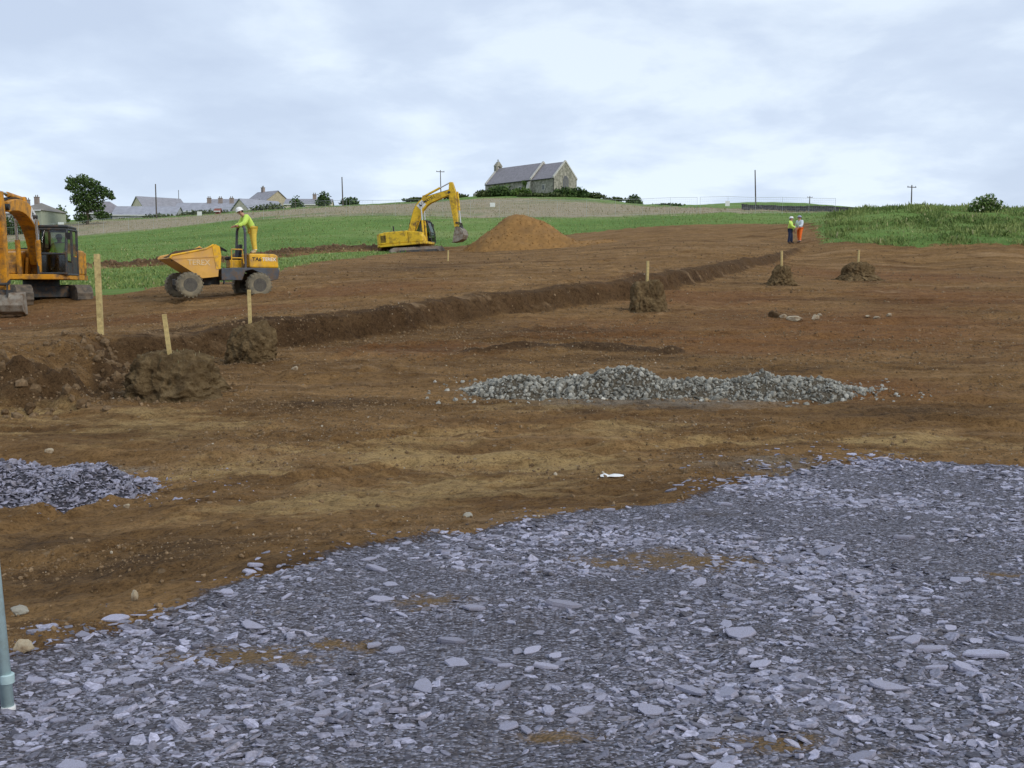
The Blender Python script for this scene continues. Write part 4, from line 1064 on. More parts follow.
def digger(name, label, loc, rz, paint, W, TL, pose, bucket_w, tracks_mat, rear, track_rot=0.0, tilt=None, letters=(), cabmat='dark_metal', rail_side=-1, cablen=1.65):
    root = thing(name, label, 'excavator', loc, rz, None, tilt)
    # tracks
    for sgn in (1, -1):
        yc = sgn * (W / 2 - 0.28)
        prof = []
        st = stadium(TL, 0.78, 12)
        n = len(st)
        # shoe pattern: subdivide the outline and push alternate points out
        dense = []
        for i in range(n):
            a, b = Vector(st[i]), Vector(st[(i + 1) % n]); k = max(1, int((b - a).length / 0.09))
            for j in range(k): dense.append(a.lerp(b, j / k))
        c = Vector((0, 0.39))
        for i, p in enumerate(dense):
            d = Vector((0, 1)) if abs(p.x) < TL / 2 - 0.4 and p.y > 0.39 else (Vector((0, -1)) if abs(p.x) < TL / 2 - 0.4 else (p - Vector((math.copysign(TL / 2 - 0.39, p.x), 0.39))).normalized())
            prof.append(tuple(p + d * (0.022 if i % 2 else -0.008)))
        mb = MB(); mb.prism(prof, yc - 0.27, yc + 0.27)
        tr = mb.build('track', tracks_mat, root)
        mb = MB()
        mb.prism([(p[0] * 0.80, 0.30 + (p[1] - 0.39) * 0.45 + 0.1) for p in st], yc - 0.275 * sgn, yc + 0.285 * sgn)
        mb.build('track_frame', 'dark_metal', tr)
        for xx in (-TL / 2 + 0.4, TL / 2 - 0.4):
            MB().cyl((xx, yc - 0.285, 0.39), (xx, yc + 0.285, 0.39), 0.27, n=16).build('sprocket', tracks_mat, tr)
        mb = MB()
        for i in range(6):
            xx = -TL / 2 + 0.8 + i * (TL - 1.6) / 5; mb.cyl((xx, yc - 0.28, 0.14), (xx, yc + 0.28, 0.14), 0.09, n=10)
        mb.build('rollers', 'dark_metal', tr)
        tr.rotation_euler = (0, 0, track_rot)
    mb = MB(); mb.box((0, 0, 0.55), (1.7, W - 1.0, 0.4)).cyl((0, 0, 0.7), (0, 0, 0.98), 0.62, n=28)
    mb.build('carbody', 'dark_metal', root, 0.02).rotation_euler = (0, 0, track_rot)
    # slew deck
    hw = W / 2 - 0.03
    deck = [(1.45, -hw + 0.12), (1.57, -hw + 0.4), (1.57, hw - 0.45), (1.40, hw - 0.08), (1.1, hw), (-rear + 0.5, hw)]
    for i in range(9):
        t = i / 8; a = PI / 2 + PI * t
        deck.append((-rear + 0.62 + math.cos(a) * 0.62, hw * math.sin(a)))
    deck += [(-rear + 0.5, -hw), (1.1, -hw)]
    MB().prism(deck, 0.98, 1.16, 'xy').build('slew_deck', paint, root, 0.03)
    # counterweight
    cw = [(-rear + 0.95, hw)]
    for i in range(11):
        a = PI / 2 + PI * i / 10; cw.append((-rear + 0.70 + math.cos(a) * 0.70, (hw) * math.sin(a)))
    cw.append((-rear + 0.95, -hw))
    MB().prism(cw, 1.163, 2.02, 'xy').build('counterweight', paint, root, 0.06)
    # engine house and right hand tank
    MB().box((-0.80 + (2.6 - rear) * 0.5, 0, 1.62), (1.95 - (2.6 - rear), 2 * hw - 0.04, 0.91)).build('engine_cover', paint, root, 0.06)
    MB().box((-0.85 + (2.6 - rear) * 0.5, -0.15, 2.105), (1.2, hw * 1.1, 0.05)).build('engine_hatch', 'dark_metal', root, 0.02)
    tank = [(-0.15 + 0.35, 1.163), (1.35, 1.163), (1.35, 1.55), (1.1, 1.92), (0.2, 2.02)]
    MB().prism(tank, -hw + 0.02, -0.42).build('tank_box', paint, root, 0.05)
    g = MB()
    for i in range(6): g.box((-rear + 0.75 + 0.1 + 0.0 * i, -hw - 0.006, 1.35 + i * 0.09), (0.42, 0.03, 0.045))
    g.build('grille', 'black', root)
    MB().cyl((-1.25, -0.45, 2.08), (-1.25, -0.45, 2.55), 0.055, n=12).build('exhaust', 'dark_metal', root)
    # cab
    cab = bpy.data.objects.new('cab', None); link(cab, root)
    x0, x1, y0, y1, z0, z1 = 1.48 - cablen, 1.48, 0.30, hw - 0.02, 1.16, 2.84
    fr = MB()
    sidep = [(x0, z0), (x1, z0), (x1, z0 + 0.75), (x1 - 0.22, z1 - 0.10), (x1 - 0.32, z1), (x0 + 0.06, z1), (x0, z1 - 0.08)]
    post = 0.075
    for yy in (y0, y1):
        for (a, b) in ((sidep[0], sidep[6]), (sidep[1], sidep[2]), (sidep[2], sidep[3]), ((x0 + 0.80, z0), (x0 + 0.80, z1 - 0.04)), (sidep[0], sidep[1])):
            fr.cyl((a[0], yy, a[1]), (b[0], yy, b[1]), post / 1.6, n=6)
        fr.cyl((sidep[3][0], yy, sidep[3][1]), (sidep[6][0], yy, z1 - 0.08), post / 1.6, n=6)
    for (a, z) in ((x1, z0 + 0.03), (x1 - 0.22, z1 - 0.10), (x0, z1 - 0.10), (x0, z0 + 0.9), (x1, z0 + 0.72)):
        fr.cyl((a, y0, z), (a, y1, z), post / 1.8, n=6)
    fr.build('cab_frame', cabmat, cab)
    MB().box(((x0 + x1) / 2 - 0.13, (y0 + y1) / 2, z1), (cablen - 0.28, y1 - y0 + 0.06, 0.10)).build('cab_roof', cabmat, cab, 0.04)
    MB().box(((x0 + x1) / 2, (y0 + y1) / 2, z0 + 0.03), (cablen - 0.03, y1 - y0, 0.05)).box((x0 + 0.03, (y0 + y1) / 2, z0 + 0.45), (0.05, y1 - y0 - 0.05, 0.85)).box((x0 + 0.40, y1 - 0.01, z0 + 0.33), (0.74, 0.04, 0.62)).box((x0 + 1.22, y1 - 0.01, z0 + 0.22), (0.72, 0.035, 0.40)).build('cab_panel', cabmat, cab)
    gl = M['glass']
    def pane(vs): MB().add(vs, [[0, 1, 2, 3]]).build('window', gl, cab)
    pane([(x1 - 0.01, y0 + 0.05, z0 + 0.06), (x1 - 0.01, y1 - 0.05, z0 + 0.06), (x1 - 0.01, y1 - 0.05, z0 + 0.69), (x1 - 0.01, y0 + 0.05, z0 + 0.69)])
    pane([(x1 - 0.02, y0 + 0.05, z0 + 0.78), (x1 - 0.02, y1 - 0.05, z0 + 0.78), (x1 - 0.22, y1 - 0.05, z1 - 0.14), (x1 - 0.22, y0 + 0.05, z1 - 0.14)])
    for yy in (y0, y1):
        pane([(x0 + 0.86, yy, z0 + 0.46), (x1 - 0.05, yy, z0 + 0.5), (x1 - 0.24, yy, z1 - 0.14), (x0 + 0.86, yy, z1 - 0.14)])
        pane([(x0 + 0.06, yy, z0 + 0.68), (x0 + 0.74, yy, z0 + 0.68), (x0 + 0.74, yy, z1 - 0.14), (x0 + 0.06, yy, z1 - 0.14)])
    st = MB(); st.box((x0 + 0.50, (y0 + y1) / 2, z0 + 0.42), (0.5, 0.5, 0.14)).box((x0 + 0.27, (y0 + y1) / 2, z0 + 0.80), (0.12, 0.48, 0.75), (0, -0.12, 0)).box((x0 + 0.5, (y0 + y1) / 2, z0 + 0.2), (0.3, 0.3, 0.35))
    st.build('seat', 'interior', cab, 0.03)
    MB().box((x1 - 0.35, y0 + 0.12, z0 + 0.42), (0.35, 0.16, 0.75)).build('control_console', 'interior', cab, 0.02)
    for yy in (y1 - 0.25, y0 + 0.32): MB().cyl((x1 - 0.5, yy, z0 + 0.05), (x1 - 0.55, yy, z0 + 0.75), 0.02).build('control_lever', 'interior', cab)
    # handrail and mirror
    hr = MB()
    yr = -hw + 0.08
    hr.tube([(1.25, yr, 1.6), (1.25, yr, 2.55), (1.15, yr, 2.65), (0.95, yr, 2.65), (0.85, yr, 2.55), (0.85, yr, 1.95)], 0.02, 6)
    hr.build('handrail', 'dark_metal', root)
    MB().box((1.30, yr - 0.06, 2.30), (0.06, 0.16, 0.26)).build('mirror', 'black', root, 0.02)
    MB().box((1.36, hw + 0.05, 2.5), (0.05, 0.14, 0.24)).cyl((1.36, hw - 0.04, 2.5), (1.36, hw + 0.05, 2.5), 0.012).build('mirror', 'black', root)
    # boom
    P = pose
    if P.get('sharp'):
        kn = Vector(P['knee']); a_ = kn.lerp(Vector(P['foot']), 0.35); b_ = kn.lerp(Vector(P['tip']), 0.35)
        bz_ = bez(tuple(a_), tuple(kn), tuple(b_), 6)
        mid = [P['foot'], tuple(Vector(P['foot']).lerp(a_, 0.33)), tuple(Vector(P['foot']).lerp(a_, 0.66))] + bz_ + [tuple(b_.lerp(Vector(P['tip']), 0.33)), tuple(b_.lerp(Vector(P['tip']), 0.66)), P['tip']]
    else:
        mid = bez(P['foot'], P['knee'], P['tip'], 12)
    ws = [P['w'][0] + (P['w'][1] - P['w'][0]) * math.sin(min(1, t / 0.5) * PI / 2) if t <= 0.5 else P['w'][1] + (P['w'][2] - P['w'][1]) * (t - 0.5) / 0.5 for t in [i / 12 for i in range(13)]]
    bo = MB().prism(offset_profile(mid, ws), -0.24, 0.24).build('boom', paint, root, 0.025)
    fx, fz = P['foot']
    MB().prism([(fx - 0.35, 1.163), (fx + 0.45, 1.163), (fx + 0.25, fz + 0.22), (fx - 0.25, fz + 0.22)], -0.36, -0.26).prism([(fx - 0.35, 1.163), (fx + 0.45, 1.163), (fx + 0.25, fz + 0.22), (fx - 0.25, fz + 0.22)], 0.26, 0.36).build('boom_bracket', paint, root, 0.015)
    kx, kz = mid[6]
    for sg in (1, -1):
        ram(paint, 'chrome', (min(1.5, fx + 1.15), 1.18), (kx, kz - 0.05), sg * 0.33, 0.085, bo, 0.6)
    MB().cyl((kx, -0.38, kz - 0.05), (kx, 0.38, kz - 0.05), 0.07, n=12).build('pivot_pin', 'dark_metal', bo); MB().cyl((P['tip'][0], -0.27, P['tip'][1]), (P['tip'][0], 0.27, P['tip'][1]), 0.10, n=14).build('pivot_pin', 'dark_metal', bo)
    # hydraulic hoses along the boom back
    hs = MB()
    for yy in (-0.10, 0.0, 0.10):
        up = [(mid[i][0] - (mid[min(12, i + 1)][1] - mid[max(0, i - 1)][1]) / 1.0 * 0.0, yy, mid[i][1]) for i in range(13)]
        pth = []
        for i in range(0, 13):
            a = Vector(mid[max(0, i - 1)]); b = Vector(mid[min(12, i + 1)]); d = (b - a).normalized(); nr = Vector((-d.y, d.x))
            q = Vector(mid[i]) + nr * (ws[i] / 2 + 0.035); pth.append((q.x, yy, q.y))
        hs.tube(pth, 0.022, 6)
    hs.build('hoses', 'black', bo)
    # dipper
    dip_top, tip, dip_end = P['dtop'], P['tip'], P['dend']
    dm = [dip_top, ((dip_top[0] * 0.62 + dip_end[0] * 0.38), (dip_top[1] * 0.62 + dip_end[1] * 0.38)), dip_end]
    di = MB().prism(offset_profile([dip_top, ((dip_top[0] * 0.75 + dip_end[0] * 0.25), (dip_top[1] * 0.75 + dip_end[1] * 0.25)), dip_end], [0.24, P['dw'], 0.26]), -0.19, 0.19).build('dipper', paint, root, 0.025)
    ram(paint, 'chrome', (mid[7][0] - 0.02, mid[7][1] + ws[7] / 2 + 0.16), (dip_top[0] - 0.04, dip_top[1] + 0.02), 0.0, 0.085, bo, 0.6)
    MB().prism([(mid[7][0] - 0.2, mid[7][1] + ws[7] * 0.45), (mid[7][0] + 0.22, mid[7][1] + ws[7] * 0.45), (mid[7][0] + 0.04, mid[7][1] + ws[7] / 2 + 0.24), (mid[7][0] - 0.1, mid[7][1] + ws[7] / 2 + 0.24)], -0.12, 0.12).build('ram_lug', paint, bo)
    # bucket ram along the front of the dipper, link and bucket
    dd = (Vector(dip_end) - Vector(dip_top)).normalized(); nr = Vector((-dd.y, dd.x))
    if nr.x < 0: nr = -nr
    q0 = Vector(dip_top).lerp(Vector(dip_end), 0.22) + nr * (P['dw'] / 2 + 0.10); q1 = Vector(dip_top).lerp(Vector(dip_end), 0.90) + nr * 0.34
    ram(paint, 'chrome', tuple(q0), tuple(q1), 0.0, 0.075, di, 0.6)
    lk = MB()
    for yy in (-0.24, 0.22):
        lk.prism(offset_profile([tuple(Vector(dip_top).lerp(Vector(dip_end), 0.88)), tuple(q1)], [0.12, 0.10]), yy, yy + 0.03)
        lk.prism(offset_profile([tuple(q1), (dip_end[0] + nr.x * 0.40, dip_end[1] - 0.12)], [0.10, 0.12]), yy, yy + 0.03)
    lk.cyl((q1.x, -0.26, q1.y), (q1.x, 0.26, q1.y), 0.05, n=10).build('bucket_link', 'dark_metal', di)
    # bucket: curved shell open towards the machine
    bs = P['bs']; bw = bucket_w / 2; bx, bz = dip_end
    sg = P['bdir']
    outer = [(0.02, 0.05), (0.42, 0.02), (0.66, -0.25), (0.72, -0.6), (0.55, -0.92), (0.20, -1.08), (-0.25, -1.10)]
    outer = [(bx + sg * a * bs, bz + b * bs) for a, b in outer]
    inner = [(bx + sg * a * bs, bz + b * bs) for a, b in [(-0.25, -1.05), (0.19, -1.03), (0.50, -0.88), (0.66, -0.58), (0.60, -0.28), (0.40, -0.04), (0.05, -0.01)]]
    shell = MB().prism(outer + inner, -bw, bw)
    sidepl = outer + [(bx + sg * -0.22 * bs, bz - 0.85 * bs)]
    shell.prism(sidepl, -bw - 0.002, -bw + 0.03).prism(sidepl, bw - 0.03, bw + 0.002)
    bk = shell.build('bucket', 'bucket', root, 0.01)
    MB().prism([(bx - 0.12, bz + 0.12), (bx + sg * 0.45 * bs, bz + 0.12), (bx + sg * 0.5 * bs, bz - 0.04), (bx - 0.1, bz - 0.02)], -0.22, 0.22).build('quick_hitch', 'dark_metal', bk, 0.015)
    nT = 5
    for i in range(nT):
        yy = -bw + 0.1 + i * (bucket_w - 0.2) / (nT - 1)
        MB().prism([(bx + sg * -0.18 * bs, bz - 1.04 * bs), (bx + sg * -0.18 * bs, bz - 1.12 * bs), (bx + sg * -0.45 * bs, bz - 1.10 * bs)], yy - 0.05, yy + 0.05).build('tooth', 'bucket', bk)

    for kind, text, m, size, t, yy in letters:
        i = int(t * 12); a = Vector(mid[max(0, i - 1)]); b = Vector(mid[min(12, i + 1)]); d = (b - a).normalized(); c = mid[i]
        ang = math.atan2(d.y, d.x)
        for side in (-1, 1):
            if kind == 'plate':
                hx_ = size
                pv = [Vector((-hx_, -hx_ * 0.8)), Vector((hx_, -hx_ * 0.8)), Vector((hx_, hx_ * 0.8)), Vector((-hx_, hx_ * 0.8))]
                pr = [(c[0] + p.x * math.cos(ang) - p.y * math.sin(ang), c[1] + p.x * math.sin(ang) + p.y * math.cos(ang)) for p in pv]
                MB().prism(pr, side * 0.243, side * 0.249).build('sticker', 'white', bo)
                if text:
                    lettering(text, m, bo, size * 0.85, (c[0], side * 0.252, c[1]), (PI / 2, -ang if side < 0 else ang, 0 if side < 0 else PI))
            else:
                lettering(text, m, bo, size, (c[0], side * 0.246, c[1]), (PI / 2, -ang if side < 0 else ang, 0 if side < 0 else PI))
    return root

def glass_mat():
    m = bpy.data.materials.new('cab_glass'); m.use_nodes = True
    N, L = nt(m); N.remove(N['Principled BSDF'])
    g = N.new('ShaderNodeBsdfGlossy'); g.inputs['Roughness'].default_value = 0.05
    t = N.new('ShaderNodeBsdfTransparent'); t.inputs['Color'].default_value = (0.36, 0.43, 0.40, 1)
    lw = N.new('ShaderNodeFresnel'); lw.inputs['IOR'].default_value = 1.45
    n = N.new('ShaderNodeTexNoise'); n.inputs['Scale'].default_value = 3
    mm = N.new('ShaderNodeMath'); mm.operation = 'MULTIPLY_ADD'; mm.inputs[1].default_value = 0.06
    L.new(n.outputs['Fac'], mm.inputs[0]); L.new(lw.outputs[0], mm.inputs[2])
    x = N.new('ShaderNodeMixShader'); L.new(mm.outputs[0], x.inputs[0]); L.new(t.outputs[0], x.inputs[1]); L.new(g.outputs[0], x.inputs[2])
    L.new(x.outputs[0], N['Material Output'].inputs[0])
    return m
M['glass'] = glass_mat()

# orange-yellow digger at the left, facing the camera
jc = at(42, 299, 36.6)
digger_a = digger('excavator', 'amber tracked excavator at the left edge facing the camera, operator in cab', (jc[0], jc[1], gz(jc[0], jc[1]) - 0.30), math.atan2(-0.975, 0.19), 'yellow_a', 2.55, 3.6,
       dict(foot=(0.25, 1.55), knee=(0.95, 3.95), tip=(4.45, 3.25), w=(0.34, 0.52, 0.32), dtop=(4.85, 3.70), dend=(4.60, 0.50), dw=0.42, bs=0.62, bdir=1), 1.35, 'track', 2.25, 0.5,
       letters=[('plate', 'JCB', 'letter_black', 0.26, 0.58, 0)])
# yellow digger in the middle distance
kc = at(413, 252.5, 78)
digger('excavator', 'bright yellow tracked excavator in the middle distance with arm raised by soil heap', (kc[0], kc[1], gz(kc[0], kc[1]) - 0.58), R(-14), 'yellow_b', 2.8, 4.3,
       dict(foot=(-0.05, 1.75), knee=(0.95, 4.15), tip=(3.35, 4.75), w=(0.45, 0.72, 0.36), dtop=(3.52, 5.50), dend=(3.72, 2.0), dw=0.60, bs=0.95, bdir=1, sharp=1), 1.25, 'track_pale', 2.65, R(36), tilt=(0, R(-4)),
       letters=[('text', 'KOMATSU', 'letter_black', 0.30, 0.72, 0), ('plate', '', 'letter_black', 0.30, 0.50, 0)])

# ------------------------------------------------------------------ dumper
def dumper():
    dp = at(219, 296, 34.3)
    root = thing('site_dumper', 'yellow four-wheeled site dumper with front skip and roll bar, on brown soil', 'dumper', (dp[0], dp[1], gz(dp[0], dp[1]) - 0.05), R(180 + 31))
    root.scale = (0.96,) * 3
    # +x is forward (skip end). near side in the photo is +y
    def wheel(x, sgn):
        y = sgn * 0.86
        w = bpy.data.objects.new('wheel', None); link(w, root); w.location = (x, y, 0.455); w.scale = (0.95,) * 3
        r, hw_ = 0.47, 0.19
        t = MB().lathe([(0.25, -hw_ * 0.9), (0.36, -hw_), (0.44, -hw_ * 0.9), (0.455, -hw_ * 0.5), (0.46, 0), (0.455, hw_ * 0.5), (0.44, hw_ * 0.9), (0.36, hw_), (0.25, hw_ * 0.9)], (0, 0, 0), 'y', 36, False)
        t.build('tyre', 'tyre', w, smooth=True)
        lg_ = MB()
        for i in range(20):
            for s2 in (-1, 1):
                a = 2 * PI * (i + (0.5 if s2 > 0 else 0)) / 20
                c = (math.sin(a) * 0.448, s2 * 0.095, math.cos(a) * 0.448)
                lg_.box(c, (0.05, 0.21, 0.035), (0, a, 0))
        lg_.build('tread_lugs', 'tyre', w)
        rm = MB().lathe([(0.26, -0.17), (0.25, -0.10), (0.10, -0.06), (0.10, 0.06), (0.25, 0.10), (0.26, 0.17)], (0, 0, 0), 'y', 28)
        rm.cyl((0, -0.13, 0), (0, 0.13, 0), 0.11, n=16)
        rm.build('rim', 'rim', w)
        hb = MB()
        for i in range(8):
            a = 2 * PI * i / 8
            hb.cyl((math.sin(a) * 0.075, -0.145, math.cos(a) * 0.075), (math.sin(a) * 0.075, 0.145, math.cos(a) * 0.075), 0.014, n=6)
        hb.build('wheel_nuts', 'dark_metal', w)
    for x in (1.22, -1.18):
        for s in (1, -1): wheel(x, s)
    # chassis
    ch = MB()
    ch.box((0.95, 0, 0.55), (1.2, 0.55, 0.22)).cyl((1.22, -0.85, 0.47), (1.22, 0.85, 0.47), 0.10).cyl((-1.18, -0.85, 0.47), (-1.18, 0.85, 0.47), 0.10).box((0.25, 0, 0.62), (0.5, 0.34, 0.3))
    ch.build('front_chassis', 'dark_metal', root, 0.02)
    rc = [(0.10, 0.62), (0.10, 1.02), (-0.35, 1.06), (-1.92, 1.06), (-1.98, 0.98), (-1.92, 0.66), (-1.65, 0.60), (-1.5, 0.78), (-1.0, 1.0), (-0.75, 0.95), (-0.62, 0.62)]
    MB().prism(rc, -0.78, 0.78).build('rear_chassis', 'chassis', root, 0.02)
    MB().box((0.18, 0, 0.98), (0.85, 1.3, 0.05)).box((-0.15, 0.72, 0.50), (0.35, 0.2, 0.04)).box((0.0, 0.72, 0.78), (0.06, 0.08, 0.55)).build('step', 'dark_metal', root)
    # engine cover
    MB().prism([(-0.92, 1.063), (-0.90, 1.56), (-1.80, 1.56), (-1.95, 1.50), (-1.97, 1.063)], -0.72, 0.72).build('engine_cover', 'yellow_c', root, 0.05)
    lettering('TA6', 'letter_black', root, 0.19, (-1.18, 0.726, 1.36), (PI / 2, 0, PI), 'lettering')
    lettering('TEREX', 'letter_white', root, 0.17, (-1.62, 0.726, 1.36), (PI / 2, 0, PI), 'lettering')
    # roll bar
    rb = MB()
    pth = []
    for i in range(9):
        a = PI * i / 8; pth.append((-0.84, 0.52 * math.cos(a), 2.28 + 0.32 * math.sin(a)))
    rb.tube([(-0.80, 0.60, 1.02)] + pth + [(-0.80, -0.60, 1.02)], 0.048, 10)
    rb.cyl((-0.82, -0.55, 1.7), (-0.82, 0.55, 1.7), 0.03)
    rb.build('roll_bar', 'chassis', root)
    # seat, steering
    MB().box((-0.55, 0, 1.20), (0.42, 0.5, 0.30)).build('seat_base', 'yellow_c', root, 0.03)
    MB().box((-0.53, 0, 1.40), (0.46, 0.5, 0.11)).box((-0.75, 0, 1.66), (0.10, 0.46, 0.48), (0, -0.15, 0)).build('seat', 'black', root, 0.03)
    MB().prism([(0.0, 1.0), (0.14, 1.0), (0.08, 1.45), (0.0, 1.45)], -0.22, 0.22).cyl((0.06, 0, 1.3), (-0.12, 0, 1.72), 0.035).cyl((0.10, 0.25, 1.0), (0.02, 0.25, 1.75), 0.02).build('steering_column', 'dark_metal', root)
    sw = MB(); c = Vector((-0.13, 0, 1.74)); ax = Vector((-0.46, 0, 0.89)).normalized(); a1 = ax.orthogonal().normalized(); a2 = ax.cross(a1)
    ring = [tuple(c + a1 * math.cos(t) * 0.20 + a2 * math.sin(t) * 0.20) for t in [2 * PI * i / 16 for i in range(17)]]
    sw.tube(ring, 0.018, 6)
    for i in (0, 5, 11): sw.cyl(tuple(c), ring[i], 0.014)
    sw.build('steering_wheel', 'black', root)
    hr = MB().tube([(-0.30, 0.66, 1.02), (-0.30, 0.66, 1.70), (-0.68, 0.66, 1.70), (-0.74, 0.62, 1.2)], 0.022, 8)
    hr.tube([(-0.30, 0.66, 1.4), (-0.70, 0.66, 1.4)], 0.018, 8).build('handrail', 'yellow_c', root)
    # skip: open tipping hopper
    prof = [(0.25, 0.74), (0.18, 1.46), (0.22, 1.74), (0.38, 1.83), (0.66, 1.68), (1.80, 1.44), (1.85, 1.35), (0.80, 0.68)]
    hwid = 0.93; th = 0.03
    sk = bpy.data.objects.new('skip', None); link(sk, root)
    for s in (1, -1):
        y1 = s * hwid; y0 = s * (hwid - th)
        MB().prism(prof, min(y0, y1), max(y0, y1)).build('side_plate', 'skip_paint', sk, 0.008)
        # pressed rim and fold line
        rr = MB()
        for a, b in zip(prof[3:6], prof[4:7]):
            rr.cyl((a[0], s * hwid, a[1]), (b[0], s * hwid, b[1]), 0.035, n=8)
        rr.build('rim_tube', 'yellow_c' if s > 0 else 'skip_paint', sk)
        MB().prism(offset_profile([(0.24, 1.44), (1.76, 1.34)], [0.05, 0.05]), s * (hwid), s * (hwid + 0.02)).build('fold_rib', 'skip_paint', sk)
    MB().prism([(0.18, 1.46), (0.25, 0.74), (0.80, 0.68), (1.85, 1.35), (1.83, 1.38), (0.80, 0.715), (0.285, 0.77), (0.22, 1.46), (0.26, 1.73), (0.22, 1.75)], -hwid + th + 0.001, hwid - th - 0.001).build('floor_plate', 'skip_paint', sk)
    MB().cyl((0.22, -hwid, 1.76), (0.22, hwid, 1.76), 0.04).build('back_rim', 'yellow_c', sk)
    MB().prism([(0.17, 1.00), (0.13, 1.45), (0.17, 1.76), (0.32, 1.85), (0.44, 1.80), (0.32, 1.0)], hwid + 0.002, hwid + 0.018).build('side_stiffener', 'yellow_c', sk, 0.004)
    lettering('TEREX', 'letter_pale', sk, 0.26, (0.90, hwid + 0.006, 1.21), (PI / 2, 0, PI), 'lettering')
    MB().cyl((0.75, -0.5, 0.62), (0.75, 0.5, 0.62), 0.06).box((0.7, 0, 0.68), (0.5, 0.4, 0.1)).build('skip_pivot', 'dark_metal', sk)
    # soil inside
    nx, ny = 30, 24
    X, Y = np.meshgrid(np.linspace(0.25, 1.80, nx), np.linspace(-0.88, 0.88, ny))
    Z = 1.66 - 0.10 * (X - 0.4) + 0.07 * fbm(X * 3, Y * 3, 3) + 0.16 * np.cos(Y * 1.75) - 0.08 - 0.20 * np.clip((X - 1.5) / 0.35, 0, 1)
    idx = np.arange(nx * ny).reshape(ny, nx); f = np.stack([idx[:-1, :-1], idx[:-1, 1:], idx[1:, 1:], idx[1:, :-1]], -1).reshape(-1, 4)
    so = np_mesh('loaded_soil', np.stack([X, Y, Z], -1).reshape(-1, 3), f, M['pedestal_dark'], None, None, True)
    so.location = root.location; so.rotation_euler = root.rotation_euler; so.scale = root.scale
    tag(so, 'dark soil load lying in the skip of the dumper', 'soil', None)
    return root
DUMP = dumper()

# ------------------------------------------------------------------ people
def skin_mesh(joints, bones, radii, levels=2):
    """one continuous surface grown round a skeleton"""
    names = list(joints); ix = {n: i for i, n in enumerate(names)}
    me = bpy.data.meshes.new('skel'); me.from_pydata([joints[n] for n in names], [(ix[a], ix[b]) for a, b in bones], [])
    o = bpy.data.objects.new('skel', me); COL.objects.link(o)
    o.modifiers.new('skin', 'SKIN')
    sv = me.skin_vertices[0].data if me.skin_vertices else None
    if sv is None:
        me.skin_vertices.new() if hasattr(me.skin_vertices, 'new') else None
        sv = me.skin_vertices[0].data
    for n in names:
        r = radii[n]; sv[ix[n]].radius = r if isinstance(r, tuple) else (r, r)
    sv[0].use_root = True
    s = o.modifiers.new('sub', 'SUBSURF'); s.levels = levels; s.render_levels = levels
    dg = bpy.context.evaluated_depsgraph_get(); dg.update()
    out = bpy.data.meshes.new_from_object(o.evaluated_get(dg))
    bpy.data.objects.remove(o)
    for p in out.polygons: p.use_smooth = True
    return out

